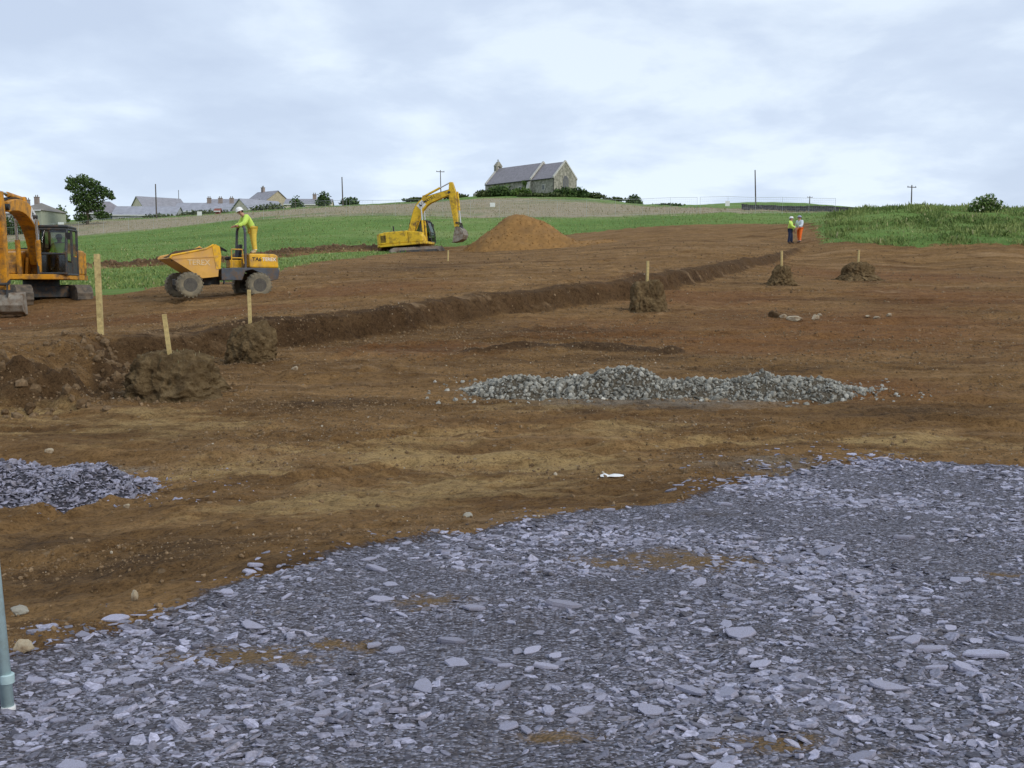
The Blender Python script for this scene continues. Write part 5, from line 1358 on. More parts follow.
def person(label, loc, rz, J, top, trousers, boots, hat, hair=True, tape=None, group=None, sleeves=True):
    root = thing('person', label, 'person', loc, rz, group)
    bones = [('pelvis', 'waist'), ('waist', 'chest'), ('chest', 'neck'), ('neck', 'head'), ('head', 'crown'), ('chest', 'shL'), ('shL', 'elL'), ('elL', 'wrL'), ('wrL', 'haL'), ('chest', 'shR'), ('shR', 'elR'), ('elR', 'wrR'), ('wrR', 'haR'),
             ('pelvis', 'hipL'), ('hipL', 'knL'), ('knL', 'anL'), ('anL', 'toL'), ('pelvis', 'hipR'), ('hipR', 'knR'), ('knR', 'anR'), ('anR', 'toR')]
    rad = dict(pelvis=(0.105, 0.095), waist=(0.125, 0.10), chest=(0.16, 0.12), neck=0.055, head=(0.085, 0.095), crown=(0.07, 0.075), shL=0.065, elL=0.045, wrL=0.032, haL=0.034, shR=0.065, elR=0.045, wrR=0.032, haR=0.034,
               hipL=0.085, knL=0.06, anL=0.042, toL=0.035, hipR=0.085, knR=0.06, anR=0.042, toR=0.035)
    def sub(keys, grow, extra=None):
        jj = {k: J[k] for k in keys}; bb = [b for b in bones if b[0] in jj and b[1] in jj]
        rr = {}
        for k in keys:
            r = rad[k]; r = r if isinstance(r, tuple) else (r, r); rr[k] = (r[0] + grow, r[1] + grow)
        return skin_mesh(jj, bb, rr)
    me = sub(list(rad), 0.0); me.name = 'body'; me.materials.clear(); me.materials.append(M['skin'])
    body = link(bpy.data.objects.new('body', me), root)
    # fingers and face as part of the body mesh
    bm = bmesh.new(); bm.from_mesh(me)
    for s in 'LR':
        w = Vector(J['wr' + s]); h = Vector(J['ha' + s]); d = (h - w).normalized(); sd = d.orthogonal().normalized()
        for k in range(5):
            f0 = h + sd * (k - 1.5) * 0.02 if k < 4 else w.lerp(h, 0.4) + sd * 0.04
            ln = (0.075, 0.085, 0.08, 0.065, 0.055)[k]
            dirn = (d + sd * (0.05 * (k - 1.5) if k < 4 else 0.9)).normalized()
            f1 = f0 + dirn * ln
            tmp = MB(); tmp.cyl(f0 - d * 0.02, f0.lerp(f1, 0.55), 0.010, 0.009, 6).cyl(f0.lerp(f1, 0.5), f1 + Vector((0.01, 0, -0.01)), 0.009, 0.007, 6)
            vs = [bm.verts.new(v) for v in tmp.v]
            for f in tmp.f:
                try: bm.faces.new([vs[i] for i in f])
                except ValueError: pass
    hd = Vector(J['head']); cr = Vector(J['crown']); upv = (cr - hd).normalized(); fw = Vector(J.get('face', (1, 0, 0))).normalized(); fw = (fw - upv * fw.dot(upv)).normalized(); sdv = upv.cross(fw)
    tmp = MB(); c0 = hd + fw * 0.088; tmp.cyl(c0 + upv * 0.015, c0 - upv * 0.03 + fw * 0.022, 0.008, 0.016, 6)
    for s in (1, -1): tmp.cyl(hd + sdv * s * 0.083 + upv * 0.01, hd + sdv * s * 0.10 + upv * 0.015, 0.03, 0.026, 8)
    vs = [bm.verts.new(v) for v in tmp.v]
    for f in tmp.f: bm.faces.new([vs[i] for i in f])
    bm.to_mesh(me); bm.free()
    ey = MB()
    for s in (1, -1): ey.cyl(hd + fw * 0.08 + sdv * s * 0.035 + upv * 0.02, hd + fw * 0.093 + sdv * s * 0.035 + upv * 0.02, 0.011, n=8)
    ey.build('eyes', 'hair', root)
    MB().cyl(hd + fw * 0.078 - upv * 0.05 - sdv * 0.025, hd + fw * 0.078 - upv * 0.05 + sdv * 0.025, 0.008, n=6).build('mouth', 'redbrown', root)
    def cloth(nm, keys, grow, m):
        me2 = sub(keys, grow); me2.name = nm; me2.materials.clear(); me2.materials.append(M[m]); return link(bpy.data.objects.new(nm, me2), root)
    cloth('jacket', ['pelvis', 'waist', 'chest', 'shL', 'elL', 'wrL', 'shR', 'elR', 'wrR'], 0.045, top)
    cloth('trousers', ['pelvis', 'hipL', 'knL', 'anL', 'hipR', 'knR', 'anR'], 0.036, trousers)
    for s in 'LR':
        a, t = Vector(J['an' + s]), Vector(J['to' + s])
        jj = {'a0': tuple(a + (Vector(J['kn' + s]) - a) * 0.3), 'a1': tuple(a), 'a2': tuple(t)}
        me3 = skin_mesh(jj, [('a0', 'a1'), ('a1', 'a2')], {'a0': 0.065, 'a1': 0.068, 'a2': 0.055}, 1); me3.name = 'boot'; me3.materials.clear(); me3.materials.append(M[boots]); link(bpy.data.objects.new('boot', me3), root)
    if tape:
        tp_ = MB()
        for s in 'LR':
            k, a = Vector(J['kn' + s]), Vector(J['an' + s])
            for t0 in (0.45, 0.72): tp_.cyl(k.lerp(a, t0), k.lerp(a, t0 + 0.14), 0.088 - 0.02 * t0, n=12)
        tp_.build('reflective_band', 'reflective', root)
    wv = Vector(J['waist']); cv = Vector(J['chest'])
    # hard hat
    q = Vector((0, 0, 1)).rotation_difference(upv)
    hm = MB(); hm.lathe([(0.150, -0.005), (0.152, 0.0), (0.118, 0.012), (0.115, 0.05), (0.095, 0.095), (0.055, 0.122), (0.0, 0.13)], (0, 0, 0), 'z', 20)
    ho = hm.build('hard_hat', hat, root, smooth=True); ho.location = hd + upv * 0.055; ho.rotation_mode = 'QUATERNION'; ho.rotation_quaternion = q
    if hair:
        MB().lathe([(0.0, -0.05), (0.07, -0.045), (0.09, 0.0), (0.09, 0.04)], (0, 0, 0), 'z', 14, False).build('hair', 'hair', root, smooth=True).location = hd - fw * 0.03 + upv * 0.02
    return root

def standing(lean=0.0, arms=((0.05, 0.28), (0.05, 0.28)), step=0.08):
    h = dict(pelvis=(0, 0, 0.95), waist=(0.0, 0, 1.10), chest=(0.02, 0, 1.36), neck=(0.03, 0, 1.50), head=(0.05, 0, 1.62), crown=(0.045, 0, 1.70),
             shL=(0.02, 0.20, 1.41), shR=(0.02, -0.20, 1.41), hipL=(0, 0.10, 0.90), hipR=(0, -0.10, 0.90), knL=(0.03 + step * 0.5, 0.11, 0.50), knR=(0.03 - step * 0.5, -0.11, 0.50),
             anL=(step, 0.12, 0.09), anR=(-step, -0.12, 0.09), toL=(step + 0.17, 0.14, 0.045), toR=(-step + 0.17, -0.14, 0.045))
    for s, sg, (fw, dn) in (('L', 1, arms[0]), ('R', -1, arms[1])):
        h['el' + s] = (fw * 0.6, sg * 0.27, 1.41 - 0.29); h['wr' + s] = (fw + 0.12, sg * 0.25, 1.41 - 0.29 - dn * 0.85); h['ha' + s] = (fw + 0.17, sg * 0.24, 1.41 - 0.29 - dn * 0.85 - 0.08)
    return h
Y_ = 70.0
for px, lab, rz, top, tr, bt, hat, tape, arms in [
    (787.5, 'worker in lime jacket and white hard hat with dark blue trousers, standing on soil', R(-20), 'lime', 'navy', 'boot', 'helmet', False, ((0.05, 0.28), (0.20, 0.10))),
    (797.0, 'worker in pale jacket and bright orange trousers with silver ankle bands', R(205), 'paleblue', 'orange', 'boot', 'greyhelmet', True, ((0.18, 0.1), (0.04, 0.28)))]:
    X = (px - 512) / 1000 * Y_
    pp_ = person(lab, (X, Y_, gz(X, Y_) - 0.01), rz, standing(arms=arms), top, tr, bt, hat, tape=tape, group='two workers standing on the upper ground'); pp_.scale = (1.16, 1.16, 1.05)

# man bending on the dumper (dumper frame: x forward)
dl = DUMP.location; dr = DUMP.rotation_euler.z
def on_dumper(x, y, z):
    c, s = math.cos(dr), math.sin(dr); return (dl.x + c * x - s * y, dl.y + s * x + c * y, dl.z + z)
bent = dict(pelvis=(0.02, 0, 0.88), waist=(0.07, 0, 1.00), chest=(0.24, 0, 1.22), neck=(0.33, 0, 1.33), head=(0.42, 0, 1.42), crown=(0.45, 0, 1.50), face=(0.8, 0, -0.5),
            shL=(0.24, 0.19, 1.26), shR=(0.24, -0.19, 1.26), elL=(0.36, 0.23, 1.02), elR=(0.36, -0.23, 1.02), wrL=(0.55, 0.18, 0.94), wrR=(0.55, -0.18, 0.94), haL=(0.62, 0.16, 0.93), haR=(0.62, -0.16, 0.93),
            hipL=(0.0, 0.10, 0.84), hipR=(0.0, -0.10, 0.84), knL=(0.0, 0.11, 0.46), knR=(-0.05, -0.11, 0.46), anL=(-0.04, 0.12, 0.09), anR=(-0.10, -0.12, 0.09), toL=(0.12, 0.13, 0.05), toR=(0.07, -0.13, 0.05))
person('worker in lime jacket and yellow trousers bending forward on the dumper', on_dumper(-1.20, 0.05, 1.50), dr, bent, 'lime', 'hvyellow', 'tanboot', 'helmet', tape=True)

# operator in the left digger cab
ja = digger_a.location; jr = digger_a.rotation_euler.z
sit = dict(pelvis=(0.0, 0, 0.05), waist=(-0.02, 0, 0.20), chest=(-0.02, 0, 0.46), neck=(0.0, 0, 0.60), head=(0.03, 0, 0.72), crown=(0.03, 0, 0.80), shL=(-0.01, 0.19, 0.50), shR=(-0.01, -0.19, 0.50),
           elL=(0.08, 0.25, 0.24), elR=(0.08, -0.25, 0.24), wrL=(0.32, 0.22, 0.20), wrR=(0.32, -0.22, 0.20), haL=(0.40, 0.21, 0.21), haR=(0.40, -0.21, 0.21),
           hipL=(0.05, 0.10, 0.05), hipR=(0.05, -0.10, 0.05), knL=(0.46, 0.13, 0.06), knR=(0.46, -0.13, 0.06), anL=(0.56, 0.13, -0.34), anR=(0.56, -0.13, -0.34), toL=(0.73, 0.14, -0.38), toR=(0.73, -0.14, -0.38))
c, s = math.cos(jr), math.sin(jr); lx, ly = 0.36, 0.76
person('operator in lime jacket sitting in the cab of the amber excavator', (ja.x + c * lx - s * ly, ja.y + s * lx + c * ly, ja.z + 1.16 + 0.56), jr, sit, 'lime', 'navy', 'boot', 'helmet')

# ------------------------------------------------------------------ vegetation
def crown_mesh(name, clumps, n, size, m, parent, stretch=1.0):
    P = []; T = []
    w = np.array([c[3] ** 2 for c in clumps]); w = w / w.sum()
    for (cx, cy, cz, r, rz), k in zip(clumps, (w * n).astype(int)):
        d = RNG.normal(size=(k, 3)); d /= np.linalg.norm(d, axis=1)[:, None]
        rad = RNG.random(k) ** 0.45
        j = 1 + 0.35 * fbm(d[:, 0] * 2.2 + cx * 3, d[:, 1] * 2.2 + d[:, 2] * 2 + cz * 3, 3)
        p = d * (rad * j)[:, None] * np.array([r, r, rz]) + np.array([cx, cy, cz]); P.append(p)
        T.append(np.clip(RNG.normal(0.45, 0.22, k) + RNG.normal(0, 0.12), 0, 0.92) if m != M['leafwhite'] else np.where(RNG.random(k) < 0.12, 1.0, np.clip(RNG.normal(0.5, 0.2, k), 0, .9)))
    P = np.vstack(P); T = np.concatenate(T); n = len(P)
    a = RNG.normal(size=(n, 3)); a /= np.linalg.norm(a, axis=1)[:, None]
    b = np.cross(a, RNG.normal(size=(n, 3))); b /= np.linalg.norm(b, axis=1)[:, None]
    s = size * RNG.uniform(0.6, 1.3, n)[:, None]
    v = np.stack([P - a * s, P + b * s * 0.6, P + a * s, P - b * s * 0.6], 1)
    f = np.arange(n * 4).reshape(n, 4)
    return np_mesh(name, v.reshape(-1, 3), f, m, parent, {'tone': np.repeat(T, 4)})

def tree(px, Y, base_py, h, spread, label, m, n=5200, leaf=0.22, cl=None, group=None):
    X = (px - 512) / 1000 * Y
    root = thing('broadleaf_tree', label, 'tree', (X, Y, gz(X, Y)), 0, group)
    bm = MB(); bm.cyl((0, 0, -0.3), (0.05, 0, h * 0.30), 0.30, 0.22, 10)
    clumps = cl
    for (cx, cy, cz, r, rz) in clumps:
        p0 = Vector((0.05, 0, h * 0.28)); p2 = Vector((cx, cy, cz)); p1 = p0.lerp(p2, 0.5) + Vector((0, 0, 0.35))
        bm.cyl(p0, p1, 0.14, 0.09, 7).cyl(p1, p2, 0.09, 0.03, 6)
    bm.build('trunk', 'bark', root)
    crown_mesh('crown', clumps, n, leaf, m, root)
    return root
h = 9.0
tree(92, 172, 220, h, 9, 'large dark broadleaf tree with open windswept crown behind the fence at left', M['leaf'], 6200, 0.21,
     [(-1.9, 0, 6.6, 1.5, 1.2), (-0.6, 0.2, 7.6, 1.4, 1.0), (-2.6, 0.3, 7.5, 1.0, 0.75), (0.9, 0, 6.9, 1.5, 1.0), (2.3, -0.2, 5.9, 1.5, 0.85), (3.6, 0, 5.2, 1.15, 0.65), (4.3, 0.1, 4.6, 0.6, 0.4), (-0.5, 0, 5.2, 1.8, 1.3), (1.4, 0, 4.6, 1.6, 1.2), (-1.6, 0.1, 4.2, 1.2, 1.0), (0.2, 0, 3.2, 1.6, 1.1), (1.9, 0, 3.0, 1.3, 1.0), (-1.0, -0.2, 2.6, 1.0, 0.9), (2.6, 0, 1.6, 1.4, 0.8), (-0.8, 0.2, 1.2, 1.6, 0.8), (-2.9, 0, 6.2, 0.7, 0.5)])

def bush(px, py, Y, wpx, hpx, label, m, name='bush', n=900, leaf=None, k=5, group=None, cat='bush', flat=1.0):
    sc = Y / 1000; X = (px - 512) * sc; w = wpx * sc; hh = hpx * sc * (1.35 if px < 380 else 1.0)
    zb = CAMZ + ray(px, py)[2] * Y
    zg = gz(X, Y); zb = min(zb, zg) if abs(zb - zg) < 1.2 else zg
    root = thing(name, label, cat, (X, Y, zb), 0, group)
    cl = []
    for i in range(k):
        t = (i + 0.5) / k * 2 - 1
        r = w / 2 / max(1.5, k * 0.5) * RNG.uniform(0.9, 1.15) * 1.15
        top = hh * (1 - 0.42 * abs(t) ** 1.6 * flat) * RNG.uniform(0.88, 1.04)
        cl.append((t * (w / 2 - r * 0.7), RNG.uniform(-0.3, 0.3) * w * 0.25, top * 0.52, r, top * 0.50))
        cl.append((t * (w / 2 - r * 0.7) + RNG.uniform(-.2, .2) * r, RNG.uniform(-0.2, 0.2) * w * 0.2, top * 0.25, r * 1.05, top * 0.28))
    bm = MB()
    for c in cl[::2]: bm.cyl((c[0] * 0.5, c[1] * 0.5, -0.1), (c[0], c[1], c[2]), 0.06, 0.02, 6)
    bm.build('stems', 'bark', root)
    crown_mesh('foliage', cl, n, leaf or 0.16 * (Y / 100) ** 0.7, m, root)
    return root
bush(66, 222, 182, 17, 14, 'bright green shrub between the pale green bungalow and the large tree', M['leaf2'], n=900)
bush(14, 230, 160, 46, 16, 'dark green hedge behind the amber excavator boom', M['leaf'], 'hedge', 1800, k=8, cat='hedge', flat=0.3)
bush(326, 206, 196, 14, 13, 'round green shrub standing beside the right-hand grey roofs', M['leaf'], n=800, k=3)
bush(299, 207, 196, 13, 9, 'small rounded shrub in front of the low grey roof', M['leaf'], n=500, k=3)
bush(272, 213, 184, 40, 7, 'low clipped hedge below the cream gabled house', M['leaf3'], 'hedge', 1200, k=8, cat='hedge', flat=0.3)
bush(352, 205, 205, 20, 6, 'low dark hedge at the end of the house row', M['leaf'], 'hedge', 700, k=5, cat='hedge', flat=0.5)
bush(175, 219, 186, 60, 4, 'thin dark hedge in front of the long grey roofs', M['leaf3'], 'hedge', 900, k=9, cat='hedge', flat=0.2)
bush(212, 216, 186, 50, 5, 'low olive hedge beside the red-brown shed', M['leaf3'], 'hedge', 800, k=8, cat='hedge', flat=0.2)
bush(501, 194, 190, 30, 12, 'dark bushes under the west end of the church', M['leaf'], n=1700, k=5)
bush(521, 194, 188, 22, 9, 'bright green bush against the church nave wall', M['leaf2'], n=1100, k=4)
bush(486, 196, 190, 22, 8, 'low scrub left of the church', M['leaf3'], n=900, k=5)
bush(563, 198, 186, 26, 12, 'dense rounded bush in front of the church east gable', M['leaf'], n=1700, k=4)
bush(578, 197, 188, 20, 11, 'dark bush at the right corner of the church', M['leaf'], n=1200, k=4)
bush(592, 198, 192, 26, 6, 'small trailing bushes sloping down right of the church', M['leaf3'], n=900, k=5)
bush(612, 201, 196, 26, 4, 'low scrub on the slope below the church, far right end', M['leaf3'], n=600, k=5)
bush(540, 197, 184, 50, 4, 'long low weeds at the foot of the church wall', M['leaf3'], n=1200, k=8, flat=0.2)
bush(455, 198, 196, 30, 6, 'low scrub on the hill crest behind the yellow excavator arm', M['leaf3'], n=900, k=6)
bush(420, 201, 198, 34, 4, 'thin low hedge on hill crest left of the yellow excavator arm', M['leaf3'], 'hedge', 800, k=7, cat='hedge')
bush(632, 205, 200, 15, 11, 'lone round bush on the skyline right of the church', M['leaf'], n=800, k=3)
bush(665, 206.5, 215, 36, 3, 'faint dark hedge line on the skyline right of the lone bush', M['leaf'], 'hedge', 600, k=7, cat='hedge', flat=0.3)
bush(980, 211.5, 78, 35, 19, 'round elder bush with white flowers on top of the grassy bank', M['leafwhite'], n=3600, k=5, leaf=0.10)

# grass
def grass():
    n = 150000
    x = RNG.uniform(22, 62, n); y = RNG.uniform(60, 100, n)
    sd = poly_sd(x, y, GREEN)
    u = (x / y) * 1000 + 512
    clump = fbm(x * 0.5, y * 0.5, 3)
    k = (sd > -0.3) & (u > 822) & (u < 1120) & (RNG.random(n) < np.clip(0.6 + clump, 0.1, 1)) & (y < 90)
    x, y, clump = x[k], y[k], clump[k]
    ln = np.clip(RNG.normal(0.19, 0.07, len(x)) * (1 + 1.2 * clump), 0.05, 0.6)
    pos = np.column_stack([x, y, height(x, y) - 0.03])
    tone = np.clip(RNG.normal(0.50, 0.16, len(x)) + 0.75 * fbm(x * 0.30, y * 0.45, 4), 0, 0.92)
    tone = np.where(RNG.random(len(x)) < 0.03, 1.0, tone)
    o = blades_obj('grass', pos, ln, 0.024, M['grass'], None, 0.8, tone)
    tag(o, 'long rough green grass and weeds covering the bank at right', 'grass', None, 'stuff')
    # pasture turf
    n = 150000
    y = 40 * (140 / 40) ** RNG.random(n); x = RNG.uniform(-0.62, 0.45, n) * y
    sd = poly_sd(x, y, GREEN); bd, _, _ = polydist(x, y, BERM)
    tz = poly_sd(x, y, TANZ)
    k = (sd > -0.5) & (bd > 1.3) & (tz < 0)
    x, y = x[k], y[k]
    o = blades_obj('grass', np.column_stack([x, y, height(x, y) - 0.02]), np.clip(RNG.normal(0.10, 0.05, len(x)), 0.03, 0.3), 0.022, M['grass'], None, 0.6)
    tag(o, 'short green pasture grass beyond the stripped soil', 'grass', None, 'stuff')
    n = 22000
    y = RNG.uniform(118, 190, n); x = RNG.uniform(-0.62, 0.35, n) * y
    k = poly_sd(x, y, TANZ) > -2.0 + 5 * fbm(x * 0.1, y * 0.1, 3) + 3 * RNG.random(len(x))
    x, y = x[k], y[k]
    o = blades_obj('grass', np.column_stack([x, y, height(x, y) - 0.02]), np.clip(RNG.normal(0.16, 0.07, len(x)), 0.05, 0.5), 0.03, M['drygrass'], None, 0.5)
    tag(o, 'tall dry tan grass in the strip behind the mesh fence', 'grass', None, 'stuff')
grass()

# ------------------------------------------------------------------ fence of mesh panels
def fence_run(pts, label, panel=3.5, hgt=2.0):
    P = [np.array(p) for p in pts]
    # resample at panel length
    out = [P[0]]; 
    seg = 0; cur = P[0].copy()
    dense = []
    for a, b in zip(P[:-1], P[1:]):
        k = max(2, int(np.hypot(*(b - a)) / 0.1))
        for i in range(k): dense.append(a + (b - a) * i / k)
    acc = 0; last = dense[0]; posts = [dense[0]]
    for q in dense[1:]:
        acc += np.hypot(*(q - last)); last = q
        if acc >= panel: posts.append(q); acc = 0
    root = thing('mesh_fence', label, 'fence', (posts[0][0], posts[0][1], gz(*posts[0])), 0, 'mesh fencing along the field')
    o0 = np.array(root.location)
    zs = [gz(*p) for p in posts]
    loc = [np.array([p[0], p[1], z]) - o0 for p, z in zip(posts, zs)]
    for p in loc:
        MB().cyl(tuple(p + [0, 0, -0.1]), tuple(p + [0, 0, hgt + 0.03]), 0.017, n=6).build('post', 'fence', root)
    for a, b in zip(loc[:-1], loc[1:]):
        mb = MB(); up = np.array([0, 0, 1.0])
        mb.cyl(tuple(a + up * hgt), tuple(b + up * hgt), 0.018, n=5).cyl(tuple(a + up * 0.15), tuple(b + up * 0.15), 0.010, n=4)
        for i in range(1, 14): t = i / 14; c = a + (b - a) * t; mb.cyl(tuple(c + up * 0.15), tuple(c + up * hgt), 0.005, n=3, cap=False)
        for i in range(1, 7): mb.cyl(tuple(a + up * (0.15 + i * 0.265)), tuple(b + up * (0.15 + i * 0.265)), 0.005, n=3, cap=False)
        mb.build('panel', 'fence', root)
    return root
fw = [at(*f)[:2] for f in FENCE_PX]
fence_run(fw[0:6], 'pale mesh fence along the field edge in front of the houses')
fence_run(fw[5:9], 'pale mesh fence along the field below the church')
fence_run(fw[8:11], 'pale mesh fence right of the church hill, beside the low dark wall')
def sign(px, py, Y, w, h, label):
    p = at(px, py, Y)
    root = thing('notice_board', label, 'sign', (p[0], p[1], p[2]), 0, 'white notices on the mesh fence')
    MB().box((0, 0, 0), (w, 0.03, h)).build('board', 'white', root, 0.004)
    MB().cyl((-w * 0.35, 0.03, h * 0.3), (w * 0.35, 0.03, h * 0.3), 0.012).build('tie', 'black', root)
sign(492.5, 204.8, 122.0, 0.62, 0.5, 'white notice on the fence below the left end of the church')
sign(727.5, 203.5, 124.0, 0.55, 0.62, 'white notice on the fence near the long pole right of centre')
sign(199.5, 213.5, 139.6, 0.65, 0.55, 'white notice on the fence in front of the grey roofs')
sign(61, 223.3, 141.4, 0.8, 0.32, 'white notice on the fence above the amber excavator cab')

# low dark wall at right behind the fence
def stone_wall():
    a = np.array(at(742, 212, 150)[:2]); b = np.array(at(856, 212, 146)[:2])
    root = thing('stone_wall', 'low dark stone wall behind the fence, left of the grassy bank', 'wall', (a[0], a[1], gz(*a)))
    n = 70; V = []; Fc = []
    for i in range(n + 1):
        q = a + (b - a) * i / n; z = gz(*q) - root.location.z; hh = 0.72 + 0.12 * math.sin(i * 1.7) * math.sin(i * 0.6) + RNG.uniform(-0.05, 0.05)
        for dy, dz in ((-0.32, -0.2), (-0.22, hh * 0.97), (0.22, hh), (0.32, -0.2)):
            V.append((q[0] - root.location.x, q[1] - root.location.y + dy, z + dz))
    for i in range(n):
        for k in range(3): Fc.append([i * 4 + k, i * 4 + k + 1, i * 4 + 5 + k, i * 4 + 4 + k])
    Fc += [[0, 1, 2, 3], [n * 4 + 3, n * 4 + 2, n * 4 + 1, n * 4]]
    MB().add(V, Fc).build('wall_core', M['darkwall'], root)
    c = MB()
    for i in range(0, n, 2):
        q = a + (b - a) * (i + 0.5) / n; z = gz(*q) - root.location.z + 0.76
        c.box((q[0] - root.location.x, q[1] - root.location.y, z), (0.34, 0.5, 0.16), (0, RNG.uniform(-.1, .1), 0))
    c.build('capstones', M['darkwall'], root)
M['darkwall'] = mat('dark_field_wall', (0.07, 0.07, 0.072), 0.9, 0, 0.5, 2.5, (0.17, 0.17, 0.16), 0.3, 2.0, 0.4)
stone_wall()

# ------------------------------------------------------------------ poles
def pole(px, pytop, pybase, Y, label, arm=True, lean=0.0, r=0.13):
    X = (px - 512) / 1000 * Y; zg = gz(X, Y); zt = CAMZ + ray(px, pytop)[2] * Y
    root = thing('utility_pole', label, 'utility pole', (X, Y, zg), 0.3, 'wooden overhead line poles')
    hh = zt - zg
    MB().cyl((0, 0, -0.5), (lean * hh, 0, hh), r, r * 0.7, 10).build('pole_shaft', 'pole', root)
    if arm:
        m_ = MB(); m_.box((lean * hh, 0, hh - 0.35), (1.7, 0.10, 0.12)).build('crossarm', 'pole', root)
        i_ = MB()
        for x in (-0.75, 0, 0.75): i_.cyl((lean * hh + x, 0, hh - 0.29), (lean * hh + x, 0, hh - 0.12), 0.05, 0.03, 8)
        i_.build('insulators', 'dark_metal', root)
pole(160.5, 184, 214, 178, 'dark pole rising from the long grey roofs behind the fence', False, 0.0)
pole(345, 177, 203, 182, 'dark pole right of the round green shrub on skyline', False, -0.02)
pole(442, 170, 200, 205, 'slim pole behind the raised arm of the yellow excavator', True, -0.02, 0.11)
pole(753, 170, 208, 165, 'tallest bare pole, above the fence right of the church hill', False, -0.05, 0.12)
pole(806, 196, 206, 275, 'short distant pole with crossarm just right of the tallest pole', True, 0, 0.12)
pole(906.5, 185, 207, 165, 'pole with crossarm behind the crest of the grassy bank', True, -0.01, 0.12)
pole(183, 190, 203, 240, 'thin short pole at the right end of the cream-gabled grey roof', False, 0, 0.09)
pole(298, 200, 214, 182, 'thin short pole in front of the low grey roof and small shrub', False, 0, 0.09)

# ------------------------------------------------------------------ houses
def house(px, Y, L_, W_, wall_h, rise, ridge_py, rz, label, wall, roof, chim=(), wins=(), hip=False, cat='house', name='house', group='houses beyond the field', gable=None):
    X = (px - 512) / 1000 * Y
    zr = CAMZ + ray(px, ridge_py)[2] * Y
    zb = zr - rise - wall_h
    zg = gz(X, Y)
    root = thing(name, label, cat, (X, Y, zb), rz, group)
    dn = min(-0.3, zg - zb - 0.6)
    hx, hy = L_ / 2, W_ / 2
    if hip:
        MB().box((0, 0, (wall_h + dn) / 2), (L_, W_, wall_h - dn)).build('wall', wall, root)
    else:
        MB().prism([(-hy, dn), (hy, dn), (hy, wall_h), (0, wall_h + rise - 0.05), (-hy, wall_h)], -hx, hx, 'yz').build('wall', wall, root)
    t = 0.10; e = 0.28
    rm = MB()
    if hip:
        c = min(hy, hx) * 0.95
        zo = wall_h - e * rise / hy
        V = [(-hx - e, -hy - e, zo), (hx + e, -hy - e, zo), (hx + e, hy + e, zo), (-hx - e, hy + e, zo), (-hx + c, 0, wall_h + rise), (hx - c, 0, wall_h + rise)]
        rm.add(V, [[0, 1, 5, 4], [2, 3, 4, 5], [1, 2, 5], [3, 0, 4], [3, 2, 1, 0]])
    else:
        zo = wall_h - e * rise / hy
        prof = [(-hy - e, zo), (0, wall_h + rise), (hy + e, zo), (hy + e, zo + t), (0, wall_h + rise + t * 1.3), (-hy - e, zo + t)]
        rm.prism(prof, -hx - 0.2, hx + 0.2, 'yz')
    rf = rm.build('roof', roof, root)
    fa = MB(); fa.box((0, -hy - e - 0.02, wall_h - e * rise / hy - 0.02), (L_ + 0.4, 0.05, 0.16)).build('gutter', 'white', root)
    for cx in chim:
        cc = MB(); cc.box((cx, 0, wall_h + rise + 0.25), (0.75, 0.5, 1.5)).box((cx, 0, wall_h + rise + 1.03), (0.87, 0.62, 0.1)).build('chimney', 'brick', rf)
        pp = MB()
        for d in (-0.18, 0.18): pp.cyl((cx + d, 0, wall_h + rise + 1.08), (cx + d, 0, wall_h + rise + 1.42), 0.10, 0.08, 8)
        pp.build('chimney_pot', 'brownroof', rf)
    for (face, a, z, w, hh) in wins:
        if face == 'front':
            fr = MB().box((a, -hy - 0.02, z), (w + 0.16, 0.08, hh + 0.16)).build('window', 'white', root); MB().box((a, -hy - 0.066, z), (w, 0.02, hh)).build('pane', 'win', fr)
        elif face == 'door':
            MB().box((a, -hy - 0.02, z), (w, 0.07, hh)).build('door', 'redbrown', root)
        else:
            sx = -1 if face == 'left' else 1
            fr = MB().box((sx * (hx + 0.02), a, z), (0.08, w + 0.16, hh + 0.16)).build('window', 'white', root); MB().box((sx * (hx + 0.066), a, z), (0.02, w, hh)).build('pane', 'win', fr)
    return root
house(47, 178, 4.6, 7.5, 2.2, 1.45, 203, R(-8), 'pale green bungalow with hipped roof and chimneys, left of the large tree', 'palegreen', 'brownroof', (-0.8,), (('front', 0.6, 1.25, 1.15, 0.95),), True)
house(27, 186, 5.0, 7, 2.2, 1.5, 205.5, R(6), 'partly hidden bungalow behind the amber boom', 'greywall', 'greyroof', (1.2,), (('front', 0.6, 1.2, 1.1, 0.9),), True)
house(112, 192, 7.2, 6.5, 2.2, 2.3, 201.5, R(4), 'bungalow with purple-grey hipped roof just right of the large tree', 'greywall', 'slateroof', (), (('front', 1.6, 1.2, 1.3, 1.0),), True)
house(163, 215, 9.2, 7.5, 2.3, 2.3, 198, R(40), 'cream-gabled house with long grey roof and dormer, behind the pole', 'cream', 'greyroof', (), (('left', 0, 1.4, 1.2, 1.2), ('front', -2.5, 1.2, 1.2, 1.0)))
house(153, 190, 11.5, 6, 1.8, 1.6, 207, R(3), 'low long bungalow with grey roof in front of the cream-gabled house', 'greywall', 'greyroof2', (), (('front', -4.0, 0.8, 1.2, 0.9), ('front', -1.0, 0.8, 1.2, 0.9), ('front', 3.2, 0.8, 1.2, 0.9), ('door', 1.2, 0.8, 0.9, 1.7)))
house(212, 200, 11.5, 6.5, 1.8, 1.7, 203.5, R(2), 'low grey-roofed terrace with several chimneys left of the cream gable', 'greywall', 'greyroof2', (0.2, 2.4, 4.6), (('front', -3.5, 0.8, 1.2, 0.9), ('front', 0.5, 0.8, 1.2, 0.9)))
